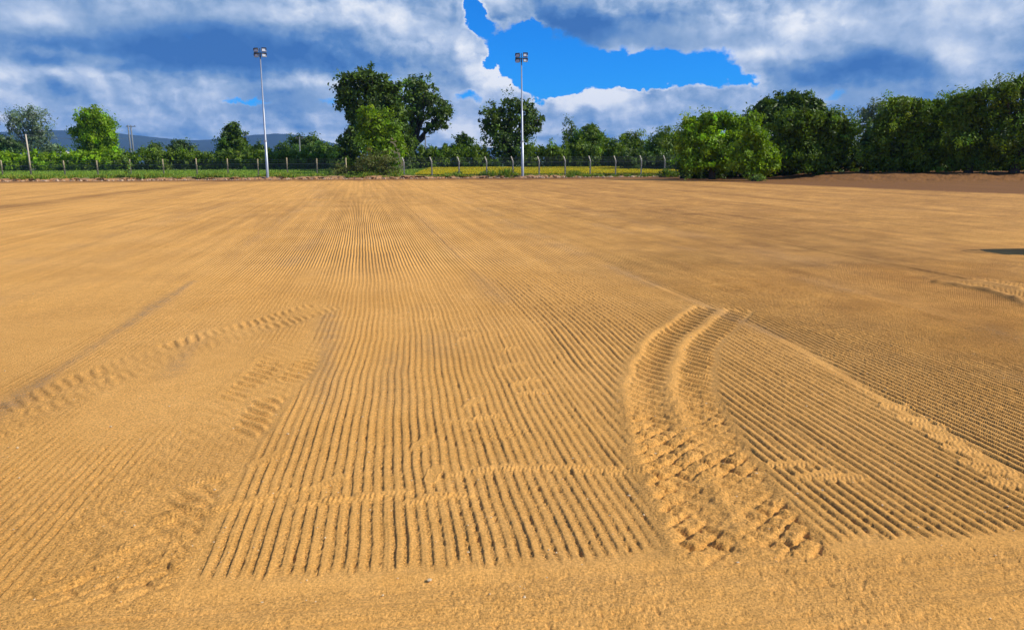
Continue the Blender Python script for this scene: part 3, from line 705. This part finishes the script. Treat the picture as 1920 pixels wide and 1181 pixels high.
# elder flowers on the vivid tree's right flank
def flowers():
    g = np.random.default_rng(5); V = []; Fc = []
    root = bpy.data.objects['leafy_tree']
    for i in range(46):
        k = g.uniform(0, 1) ** .7; px = 733 + k * 22 + g.normal(0, 3.5); py = 255 + k * 65 + g.normal(0, 4)
        x, y, z = at(px, py, 79 - 2.3 + g.normal(0, .15)); c = np.array((x, y, z)) - np.array(root.location)
        for j in range(7):
            o = c + g.normal(size=3) * .05; r = .05; b = len(V); n = 6
            for q in range(n): V.append((o[0] + math.cos(q / n * 6.283) * r, o[1] - .02 + g.normal() * .004 - .02 * math.sin(q / n * 6.283), o[2] + math.sin(q / n * 6.283) * r * .7))
            Fc.append(tuple(range(b, b + n)))
    mesh_np('blossom', V, Fc, mat('elder_blossom', (.78, .68, .45), .8), root)
flowers()
tree('small_tree', 'small dark tree standing over the hedge, left of the round airy tree', 'tree', 100, (870, 310), [(870, 268, 22, 14), (862, 280, 26, 14), (882, 284, 22, 14), (868, 258, 14, 8)], 'dark', 85, .16, .5, .22)
tree('ash_tree', 'round airy blue-green tree with see-through edges, behind the right floodlight', 'tree', 92, (955, 325),
     [(960, 200, 32, 24), (925, 215, 24, 24), (990, 215, 24, 22), (960, 230, 42, 30), (925, 245, 26, 22), (1000, 240, 20, 16), (950, 265, 38, 26), (945, 295, 40, 28), (910, 235, 12, 14), (1012, 228, 11, 12), (975, 290, 26, 28)], 'dark', 58, .17, .5, .45, wisp=.08, inner=.3)
tree('spiky_tree', 'narrow spiky dark tree rising left of a broad green one beyond the cranked posts', 'tree', 100, (1072, 315), [(1070, 248, 12, 18), (1080, 250, 10, 16), (1062, 256, 8, 12), (1072, 270, 18, 16)], 'dark', 60, .20, .25, .2, wisp=.35, inner=.2)
tree('broad_tree', 'broad mid-green tree beyond the cranked fence posts', 'tree', 97, (1105, 318), [(1105, 252, 26, 20), (1125, 265, 24, 20), (1090, 270, 26, 22), (1110, 285, 40, 22), (1070, 290, 24, 18), (1138, 282, 16, 16), (1100, 262, 30, 22), (1090, 298, 40, 20)], 'mid', 120, .15, .5, .28)
tree('sallow_tree', 'low dark sallow with dipping branches, third crown from the right end of the fence', 'tree', 92, (1182, 318), [(1180, 265, 26, 18), (1195, 278, 26, 20), (1165, 285, 24, 20), (1185, 298, 34, 18), (1180, 280, 34, 24)], 'mid', 110, .15, .4, .25, wisp=.1)
tree('sallow_tree', 'sloping green sallow leaning over the last cranked fence post', 'tree', 86, (1240, 322), [(1245, 262, 26, 18), (1225, 280, 24, 18), (1258, 285, 28, 26), (1235, 300, 30, 20), (1268, 262, 20, 22), (1248, 275, 34, 28)], 'mid', 120, .15, .4, .25, wisp=.12)
# --- right belt
R_INNER = 1.3
tree('hazel_tree', 'bright green leafy tree at the left end of the dark tree belt', 'tree', 62, (1335, 338),
     [(1300, 240, 30, 26), (1330, 235, 30, 30), (1355, 225, 26, 20), (1385, 240, 28, 28), (1290, 270, 30, 30), (1330, 272, 36, 34), (1370, 272, 34, 32), (1300, 303, 34, 28), (1350, 305, 40, 24)], 'bright', 120, .105, .5, .25, inner=R_INNER, wisp=.08, up=.5)
tree('hazel_tree', 'upright bright green tree in front of the belt, leaves down to the sand', 'tree', 58, (1415, 338),
     [(1415, 225, 18, 18), (1412, 250, 26, 26), (1428, 270, 22, 28), (1415, 295, 30, 24), (1425, 315, 24, 16), (1395, 280, 20, 24), (1392, 302, 34, 28), (1446, 298, 22, 28)], 'bright', 130, .10, .45, .2, inner=R_INNER, wisp=.08, up=.5)
tree('maple_tree', 'tall rounded dark tree, the highest crown of the left half of the belt', 'tree', 74, (1490, 330),
     [(1490, 195, 34, 26), (1440, 205, 32, 24), (1520, 205, 34, 26), (1425, 230, 30, 28), (1470, 225, 38, 34), (1530, 235, 38, 34)], 'dark', 95, .15, .5, .35, inner=R_INNER, wisp=.06)
tree('maple_tree', 'wide dark tree with drooping leafy boughs over black shade, middle of the belt', 'tree', 62, (1530, 330),
     [(1480, 235, 34, 30), (1520, 228, 36, 28), (1560, 235, 38, 34), (1580, 255, 26, 34), (1500, 270, 40, 36), (1550, 275, 42, 34), (1480, 300, 34, 26), (1530, 305, 44, 24), (1575, 290, 24, 28), (1450, 275, 26, 34)], 'mid', 110, .115, .5, .3, inner=R_INNER, wisp=.08)
tree('willow_tree', 'thin pale grey-green tree showing sky in the dip of the belt', 'tree', 82, (1640, 325),
     [(1630, 215, 24, 22), (1650, 205, 24, 16), (1615, 240, 24, 26), (1650, 240, 24, 26), (1630, 270, 30, 26)], 'grey', 60, .17, .35, .25, wisp=.15, inner=.3, bark=BARKG)
tree('hawthorn_tree', 'big dark tree with hanging green sprays, right of the dip in the belt', 'tree', 60, (1720, 328),
     [(1685, 200, 30, 24), (1725, 205, 34, 24), (1760, 205, 30, 24), (1660, 235, 28, 34), (1700, 240, 40, 36), (1750, 245, 42, 38), (1650, 275, 26, 34), (1700, 280, 40, 36), (1755, 285, 40, 34), (1635, 295, 28, 28), (1720, 308, 50, 20), (1665, 305, 34, 22)], 'mid', 110, .115, .45, .32, inner=R_INNER, wisp=.10, hang=.2)
tree('hawthorn_tree', 'tall dark tree with ragged top, second crown from the right edge', 'tree', 58, (1815, 328),
     [(1800, 195, 30, 24), (1830, 185, 28, 24), (1795, 225, 34, 34), (1835, 225, 34, 36), (1800, 265, 38, 36), (1845, 270, 36, 36), (1815, 300, 46, 26), (1850, 175, 16, 14)], 'mid', 110, .11, .4, .32, inner=R_INNER, wisp=.16, hang=.2)
tree('hawthorn_tree', 'tallest shaggy dark tree of the belt, cut by the right edge', 'tree', 57, (1900, 328),
     [(1885, 175, 30, 26), (1915, 165, 30, 26), (1950, 175, 34, 30), (1880, 215, 36, 38), (1925, 215, 40, 40), (1890, 260, 40, 38), (1940, 265, 44, 40), (1900, 298, 46, 28), (1960, 230, 36, 40), (1960, 295, 46, 30)], 'mid', 110, .11, .4, .35, inner=R_INNER, wisp=.16, hang=.2)
tree('hawthorn_tree', 'dark tree just beyond the right edge of the view', 'tree', 57, (2030, 328), [(2020, 200, 50, 44), (2000, 260, 50, 50), (2060, 250, 50, 60), (2030, 300, 60, 30)], 'dark', 70, .16, .45, .35, inner=R_INNER)

# --- hedges, long rows clipped by nobody
def hedge(label, x0, x1, top, bot, Yd, leaf, density=95, size=.13, seed=1, wisp=.08, name='hedge'):
    g = np.random.default_rng(seed); mp = m_per_px(Yd); n = max(4, int((x1 - x0) / 17))
    lob = []; cx, cy, _ = at((x0 + x1) / 2, bot, Yd)
    for i in range(n):
        px = x0 + (x1 - x0) * (i + .5) / n + g.uniform(-5, 5)
        tp = (top(px) if callable(top) else top) + g.uniform(-3, 6)
        for k, (fr, rr) in enumerate(((0.3, .42), (.72, .42))):
            py = tp + (bot - tp) * fr; ry = (bot - tp) * rr * g.uniform(.85, 1.15)
            x, y, z = at(px + g.uniform(-4, 4), py, Yd + g.uniform(-.6, .6)); lob.append(((x - cx, y - cy, z), (15 * mp * g.uniform(.8, 1.25), 1.3, ry * mp)))
    V, Fc, col = leaf_cloud(lob, density, size, .5, seed + 50, .3, .5, wisp)
    root = thing(name, label, 'hedge', (cx, cy, 0))
    mesh_np('foliage', V, Fc, LEAF[leaf], root, attrs={'leaf_tint': ('FLOAT_COLOR', col)})
    mb = MB()
    xa, xb = at(x0, bot, Yd)[0] - cx, at(x1, bot, Yd)[0] - cx; mb.tube([(xa, 0, -.3), (xb, 0, -.3)], .5, 6)
    for i in range(n * 2):
        x = g.uniform(at(x0, bot, Yd)[0], at(x1, bot, Yd)[0]) - cx; h = (bot - 285) * mp
        limb(mb, (x, g.uniform(-.4, .4), -.2), (x + g.uniform(-.5, .5), g.uniform(-.5, .5), h * .7), .05, .015, g, 4)
    mb.build('stems', BARK, root)
hedge('yellow-green hedge behind the fence at the far left, below the willow', -60, 235, lambda x: 284, 322, 93, 'bright', seed=11)
hedge('dark mixed hedge behind the timber fence, between the twin poles and the left floodlight', 232, 500, lambda x: 282, 322, 93, 'mid', seed=12)
hedge('dark lower hedge behind the fence, between the left floodlight and the central trees', 496, 650, lambda x: 283, 322, 90, 'mid', seed=13)
hedge('tall back hedge rising left of the broad dark tree by the left floodlight', 455, 640, lambda x: 276, 318, 110, 'dark', seed=14, size=.16)
hedge('green hedge behind the wire fence, between the central trees and the round airy tree', 760, 915, lambda x: 272, 322, 90, 'mid', seed=15)
hedge('dark hedge behind the cranked posts, right of the round airy tree', 985, 1175, lambda x: 270 - 3 * math.sin(x / 14), 322, 88, 'mid', seed=16)
hedge('shaded hedge along the back of the fence, at its right end', 1160, 1290, lambda x: 282, 326, 82, 'dark', seed=17)
hedge('black-green undergrowth below the tree belt, right of the last post', 1275, 1500, lambda x: 285, 338, 66, 'dark', seed=18, density=80)
hedge('black-green undergrowth below the tree belt, reaching the right edge', 1490, 2080, lambda x: 280 - 48 * math.exp(-((x - 1640) / 45) ** 2), 330, 65, 'dark', seed=19, density=80)

# small plants
def sapling():
    x, y, z = at(242, 332, 73.4); g = np.random.default_rng(9)
    root = thing('sapling', 'slender pale green sapling standing alone on the grass bank', 'sapling', (x, y, .1))
    lob = [((g.normal(0, .12), g.normal(0, .1), h), (.32 - abs(h - 1.5) * .12, .3, .28)) for h in (.5, .8, 1.15, 1.5, 1.85, 2.1)]
    V, Fc, col = leaf_cloud(lob, 170, .075, .5, 9, .3, .2)
    mesh_np('leaves', V, Fc, LEAF['grass'], root, attrs={'leaf_tint': ('FLOAT_COLOR', col)})
    MB().tube([(0, 0, -.2), (.03, 0, .8), (-.02, 0, 2.1)], [.03, .022, .008], 6).build('stem', BARK, root)
sapling()
def nettles(px, label, wpx, hpx, Yd, leaf, seed):
    mp = m_per_px(Yd); x, y, z = at(px, 330, Yd); g = np.random.default_rng(seed)
    root = thing('weed_clump', label, 'weeds', (x, y, 0))
    lob = [((g.uniform(-1, 1) * wpx * mp, g.uniform(-.5, .5), g.uniform(.2, .6) * hpx * mp), (6 * mp, .35, hpx * mp * .4)) for _ in range(int(wpx / 3) + 3)]
    V, Fc, col = leaf_cloud(lob, 150, .09, .35, seed, .6, .3, .2)
    mesh_np('leaves', V, Fc, LEAF[leaf], root, attrs={'leaf_tint': ('FLOAT_COLOR', col)})
    mb = MB()
    mb.tube([(-wpx * mp, 0, -.35), (wpx * mp, 0, -.35)], .42, 6)
    for _ in range(30):
        xx = g.uniform(-1, 1) * wpx * mp; mb.tube([(xx, g.uniform(-.4, .4), -.1), (xx + g.normal(0, .05), 0, hpx * mp * .8)], [.012, .006], 4)
    mb.build('stems', BARK, root)
nettles(1262, 'clump of dark nettles below the last cranked fence post', 26, 16, 71, 'mid', 71)
nettles(1420, 'tuft of pale weeds at the foot of the upright bright tree', 10, 16, 56.5, 'grass', 72)
nettles(1740, 'low green weed tuft in the shade under the big dark tree', 9, 9, 58, 'mid', 73)

# ------------------------------------------------------------------ fence
CONC = mat('concrete_post', (.60, .56, .46), .85, noise_scale=9, noise_amt=.2)
TIMB = mat('weathered_timber', (.60, .48, .28), .85, noise_scale=9, noise_amt=.3)
WIRE = mat('fence_wire', (.16, .18, .19), .5, .6)
MESHW = mat('green_chain_link', (.035, .055, .065), .6, .2)
def fence(label, posts, Yd, cranked, material, seed, top_py=292.5, wires=3):
    g = np.random.default_rng(seed)
    pts = [at(p, top_py, Yd) for p in posts]; x0 = pts[0][0]; x1 = pts[-1][0]; ht = 1.98
    root = thing('wire_fence', label, 'fence', (x0, Yd, 0)); proto = None
    for i, (x, y, z) in enumerate(pts):
        lean = g.normal(0, .02); w = .11 if cranked else .12
        if cranked:
            mb = MB(); mb.tube([(0, 0, -.3), (lean * .7, 0, ht * .80)], [.075, .062], 4); mb.tube([(lean * .7, 0, ht * .80 - .01), (lean - .17, 0, ht + .04)], [.060, .05], 4)
        else: mb = MB().tube([(0, 0, -.3), (lean * .5, 0, ht * .5), (lean, 0, ht * g.uniform(.97, 1.05))], [.075, .07, .062], 8 if material is TIMB else 4)
        mb.build('post', material, root, loc=(x - x0, 0, 0))
    mb = MB(); L = x1 - x0; nseg = max(2, len(posts) * 4)
    off = -.16 if cranked else -.01
    for k, h in enumerate((1.52, 1.66, 1.80, 1.94) if cranked else (1.5, 1.7, 1.9)):
        o_ = off * max(0, (h - 1.6) / .38) if cranked else 0
        mb.tube([(L * i / nseg + o_, -.08, h - .025 * math.sin(i % 4 / 4 * math.pi) + g.normal(0, .006)) for i in range(nseg + 1)], .008, 4)
    for h in (.3, .9, 1.45): mb.tube([(-0.0, -.08, h), (L, -.08, h)], .008, 4)
    mb.build('wire', WIRE, root)
    # chain link: two sets of slanted strands
    h = 1.42; sp = .09; V = []; Fc = []; th_ = .006
    for sgn in (1, -1):
        xs = np.arange(0 if sgn < 0 else -h, L + (h if sgn < 0 else 0), sp)
        for x in xs:
            a = np.array((x, -.085 + sgn * .004, .04)); b = np.array((x + sgn * h, -.085 + sgn * .004, .04 + h))
            lo = 0.0; hi = 1.0
            if sgn > 0: lo = max(0, -x / h); hi = min(1, (L - x) / h)
            else: lo = max(0, (x - L) / h); hi = min(1, x / h)
            if hi <= lo: continue
            p, q = a + (b - a) * lo, a + (b - a) * hi; d = (th_, 0, 0); k = len(V)
            V += [p - (th_, 0, 0), p + (th_, 0, 0), p + (0, th_, 0), q - (th_, 0, 0), q + (th_, 0, 0), q + (0, th_, 0)]
            Fc += [(k, k + 1, k + 4, k + 3), (k + 1, k + 2, k + 5, k + 4), (k + 2, k, k + 3, k + 5)]
    mesh_np('mesh_panel', np.array(V), np.array(Fc), MESHW, root)
fence('wire mesh fence on straight posts, running left from the central trees to the left edge', [-60, 0, 54, 118, 180, 242, 304, 367, 425, 482, 537, 593, 648], 76.5, False, TIMB, 3)
fence('chain-link fence on pale cranked concrete posts, right of the central trees', [757, 809, 860, 912, 962, 1011, 1060, 1107, 1155, 1203, 1247, 1290], 73.9, True, CONC, 4, 291)

# ------------------------------------------------------------------ floodlight masts and other poles
GALV = mat('galvanised_steel', (.42, .45, .48), .42, .55, noise_scale=2.5, noise_amt=.12)
DARKM = mat('lamp_housing', (.07, .08, .085), .5, .5)
GLASS = mat('lamp_glass', (.62, .66, .68), .15, .2)
SILV = mat('lamp_reflector_shell', (.55, .57, .6), .35, .7)
def mast(label, base_px, top_px, Yd, yaw):
    bx, by, _ = at(base_px[0], base_px[1], Yd); tx, ty, tz = at(top_px[0], top_px[1], Yd)
    root = thing('floodlight_mast', label, 'floodlight mast', (bx, by, 0), 'floodlight masts by the fence'); K = .82
    dx = tx - bx; hh = tz
    P_ = lambda k: (dx * k, 0, hh * k)
    mb = MB(); mb.tube([(0, 0, -.2), P_(.0), P_(.30), P_(.301), P_(.55), P_(.551), P_(.97)], [.135, .135, .118, .100, .09, .072, .052], 14)
    mb.build('pole', GALV, root, smooth=True)
    MB().box((0, 0, .03), (.5, .5, .03)).build('base_plate', GALV, root)
    MB().tube([(dx * .3, 0, hh * .297), (dx * .3, 0, hh * .306)], .15, 14).build('joint_collar', GALV, root)
    top = Vector((dx * .97, 0, hh * .97)); Rz = Matrix.Rotation(yaw, 3, 'Z')
    mb = MB(); mb.box(top + Vector((0, 0, -.02)), (1.1, .08, .08), Rz); mb.box(top + Vector((0, 0, -.2)), (.12, .14, .4), Rz); mb.box(top + Vector((0, 0, .24)), (.06, .06, .35), Rz)
    mb.build('crossarm', DARKM, root)
    for i, (x, z) in enumerate(((-.34, .22), (.37, .25), (-.34, -.25), (.37, -.22))):
        f = thing('floodlight', None, None, top + Rz @ Vector((x, 0, z))); f.parent = root
        for k in list(f.keys()): del f[k]
        f.scale = (K, K, K); f.rotation_euler = (math.radians(-22), 0, yaw + (.35 if x > 0 else -.35))
        # housing tapers to the back; the glass faces the pitch (towards -y) and down
        hb = MB(); hb.box((0, .0, 0), (.50, .10, .38)); hb.box((0, .11, 0), (.36, .12, .26), None, .8)
        for q in range(-3, 4): hb.box((q * .045, .185, 0), (.012, .04, .22))
        hb.build('housing', SILV, f)
        MB().box((0, -.058, 0), (.44, .014, .32)).build('lens', GLASS, f)
        vb = MB(); vb.box((0, -.12, .20), (.52, .16, .015)); vb.box((-.253, -.12, .06), (.012, .14, .26)); vb.box((.253, -.12, .06), (.012, .14, .26))
        vb.build('visor', DARKM, f)
        MB().box((-.27, .02, 0), (.02, .05, .30)).box((.27, .02, 0), (.02, .05, .30)).box((0, .02, -.215 if z > 0 else .215), (.56, .05, .02)).build('bracket', DARKM, f)
mast('left floodlight mast, tall grey pole with four lamps rising in front of the low hills', (502, 333.5), (487, 92), 72.8, .12)
mast('right floodlight mast, tall grey pole with four lamps in front of the round airy tree', (980, 330.5), (977.5, 102), 72.6, -.1)

def pole(name, label, cat, segs_px, Yd, r0, r1, material, group=None, arm=None):
    bx, by, _ = at(*segs_px[0], Yd); root = thing(name, label, cat, (bx, by, 0), group)
    pts = [Vector(at(x, y, Yd)) - Vector((bx, by, 0)) for x, y in segs_px]; pts[0].z = -.3
    n = len(pts); MB().tube(pts, [r0 + (r1 - r0) * i / (n - 1) for i in range(n)], 10).build('shaft', material, root, smooth=True)
    if arm:
        w, dz, rr = arm; t = pts[-1]; MB().box((t.x, t.y, t.z - dz), (w, rr, rr)).build('crossarm', material, root)
        INS = mat('insulator_brown', (.12, .06, .04), .3)
        for s_ in (-.4, 0, .4): mb = MB(); mb.tube([(t.x + s_ * w, t.y, t.z - dz + rr / 2), (t.x + s_ * w, t.y, t.z - dz + rr / 2 + .16)], [.045, .03], 8).build('insulator', INS, root)
    return root
pole('leaning_pole', 'tall pale timber pole leaning left beside the leftmost fence post', 'pole', [(57, 320), (53, 285), (48, 252)], 77.2, .085, .06, mat('bleached_timber', (.58, .5, .38), .8, noise_scale=5, noise_amt=.2))
POLEG = mat('grey_creosote_pole', (.17, .19, .2), .8, noise_scale=3, noise_amt=.2)
pole('utility_pole', 'left one of the twin utility poles in front of the hill', 'utility pole', [(247, 300), (240, 235)], 150, .17, .13, POLEG, 'twin utility poles')
pole('utility_pole', 'right one of the twin utility poles in front of the hill', 'utility pole', [(252, 300), (245, 235)], 150.6, .17, .13, POLEG, 'twin utility poles', arm=(1.9, .25, .14))
pole('utility_pole', 'thin grey pole rising from the hedge in front of the broad dark tree', 'utility pole', [(563, 320), (561.5, 257)], 94, .09, .07, POLEG, arm=(.9, .15, .09))
pole('utility_pole', 'far dark pole standing over the hedge under the overhanging tree', 'utility pole', [(798, 300), (797.5, 254)], 140, .16, .12, POLEG, arm=(1.6, .3, .14))
def cable(label, a, b, sag, r=.012):
    A = Vector(a); B = Vector(b); pts = []
    for i in range(25):
        k = i / 24; p = A.lerp(B, k); p.z -= sag * 4 * k * (1 - k); pts.append(p - A)
    o = MB().tube(pts, r, 5).build('overhead_cable', WIRE, None, smooth=True, loc=A); tag(o, label, 'cable')
cable('thin overhead cable running right from the top of the leaning pole', at(48.2, 253, 77.2), at(240, 259, 150), .4, .02)
cable('thin overhead cable running left out of view from the leaning pole', at(48.0, 253, 77.2), at(-80, 249, 60), .3, .015)

# small farm building far away
def barn():
    x, y, z = at(113, 285, 420); g = thing('farm_building', 'tiny cream farm building beyond the hedge, between the willow and the bright tree', 'building', (x, y, 0))
    w, d, h = 6.5, 9, 6.8
    MB().box((0, 0, h / 2 - .2), (w, d, h)).build('wall', mat('cream_render', (.72, .66, .52), .8, noise_scale=1, noise_amt=.08), g)
    mb = MB(); b = [(-w / 2 - .3, -d / 2 - .3, h - .19), (w / 2 + .3, -d / 2 - .3, h - .19), (w / 2 + .3, d / 2 + .3, h - .19), (-w / 2 - .3, d / 2 + .3, h - .19), (-w / 2 - .3, 0, h + 1.4), (w / 2 + .3, 0, h + 1.4)]
    mb.v = b; mb.f = [(0, 1, 5, 4), (2, 3, 4, 5), (3, 0, 4), (1, 2, 5), (0, 3, 2, 1)]
    mb.build('roof', mat('pale_sheet_roof', (.6, .58, .52), .6), g)
    for s_ in (-1.7, 1.7): MB().box((s_, -d / 2 - .02, 3.6), (1.0, .1, 1.2)).build('window', mat('window_dark', (.05, .06, .07), .2), g)
barn()

# stones along the lip and pebbles on the sand
def stones(name, pts, sizes, material):
    g = np.random.default_rng(31); V = []; Fc = []
    ico = [(0, 0, 1), (.89, 0, .45), (.28, .85, .45), (-.72, .53, .45), (-.72, -.53, .45), (.28, -.85, .45), (.72, .53, -.45), (-.28, .85, -.45), (-.89, 0, -.45), (-.28, -.85, -.45), (.72, -.53, -.45), (0, 0, -1)]
    fi = [(0, 1, 2), (0, 2, 3), (0, 3, 4), (0, 4, 5), (0, 5, 1), (1, 6, 2), (2, 7, 3), (3, 8, 4), (4, 9, 5), (5, 10, 1), (2, 6, 7), (3, 7, 8), (4, 8, 9), (5, 9, 10), (1, 10, 6), (11, 7, 6), (11, 8, 7), (11, 9, 8), (11, 10, 9), (11, 6, 10)]
    for (x, y, z), s_ in zip(pts, sizes):
        b = len(V); sc_ = s_ * g.uniform(.6, 1.2, 3); sc_[2] *= .6
        for q in ico: V.append(np.array(q) * sc_ * g.uniform(.8, 1.15) + (x, y, z))
        Fc += [tuple(b + i for i in f) for f in fi]
    return tag(mesh_np(name, np.array(V), np.array(Fc), material), kind='stuff')
g = np.random.default_rng(77)
PEB = mat('pebble_stone', (.52, .36, .22), .8, noise_scale=20, noise_amt=.4)
n = 700; xs = g.uniform(-60, 24, n)
stones('lip_stones', np.stack([xs, 72.0 - 3.0 * np.clip((xs - 16) / 10, 0, 1) + g.normal(0, .5, n), np.full(n, .03)], -1), g.gamma(2, .03, n) + .02, PEB)
n = 900; t_ = 2.0 + g.gamma(1.5, 2.2, n); s_ = g.uniform(-1, 1, n) * t_ * .95 + .35 * t_; xx, yy = to_xy(s_, t_)
stones('pebbles', np.stack([xx, yy, np.full(n, .006)], -1), g.gamma(2, .0012, n) + .0012, mat('light_pebble', (.74, .56, .30), .85, noise_scale=60, noise_amt=.3))

# made-up bag, unseen past the right edge, added so its shadow reaches into view
def added_shadow_bag():
    tipx, tipy = ground(1800, 471); L = 1.55 / math.tan(math.radians(SUN_EL)); ax = math.radians(SUN_AZ)
    x, y = tipx + math.sin(ax) * L + .1, tipy + math.cos(ax) * L
    root = thing('added_shadow_bag', 'made-up white bag, unseen past the right edge, added to cast the shadow on the sand', 'shadow caster', (x, y, 0))
    mb = MB(); prof = [(-.02, .40), (.05, .47), (.35, .52), (.7, .51), (.95, .45), (1.08, .30), (1.15, .12)]; n = 24; b = 0
    for z, r in prof:
        for k in range(n):
            an = k / n * 2 * math.pi; q = (abs(math.cos(an)) ** 4 + abs(math.sin(an)) ** 4) ** -.25; q = 1 + (q - 1) * .8
            w = 1 + .015 * math.sin(an * 11 + z * 9); mb.v.append((math.cos(an) * r * q * w, math.sin(an) * r * q * w, z))
    for i in range(len(prof) - 1):
        for k in range(n): mb.f.append((i * n + k, i * n + (k + 1) % n, (i + 1) * n + (k + 1) % n, (i + 1) * n + k))
    mb.f.append(tuple((len(prof) - 1) * n + k for k in range(n)))
    FAB = mat('woven_plastic', (.75, .74, .70), .6, noise_scale=12, noise_amt=.08)
    mb.build('bag', FAB, root, smooth=True)
    for sx in (-1, 1):
        for sy in (-1, 1):
            MB().tube([(sx * .4, sy * .4, .9), (sx * .25, sy * .25, 1.2), (sx * .08, sy * .08, 1.5)], [.025, .02, .03], 6).build('strap', FAB, root)
added_shadow_bag()

# the air: far hills fade to blue
def haze():
    B = MB().box((0, 2050, 116), (9400, 5100, 240)).build('haze', None)
    M = bpy.data.materials.new('air'); M.use_nodes = True; nt = M.node_tree; nt.nodes.remove(nt.nodes['Principled BSDF'])
    v = nt.nodes.new('ShaderNodeVolumePrincipled'); v.inputs['Density'].default_value = HAZE_D; v.inputs['Color'].default_value = HAZE_C
    v.inputs['Anisotropy'].default_value = 0.0
    nt.links.new(v.outputs[0], nt.nodes['Material Output'].inputs['Volume']); B.data.materials.clear(); B.data.materials.append(M); tag(B, kind='stuff')
HAZE_D = 1.1e-4; HAZE_C = (.18, .48, 1.0, 1)
haze()
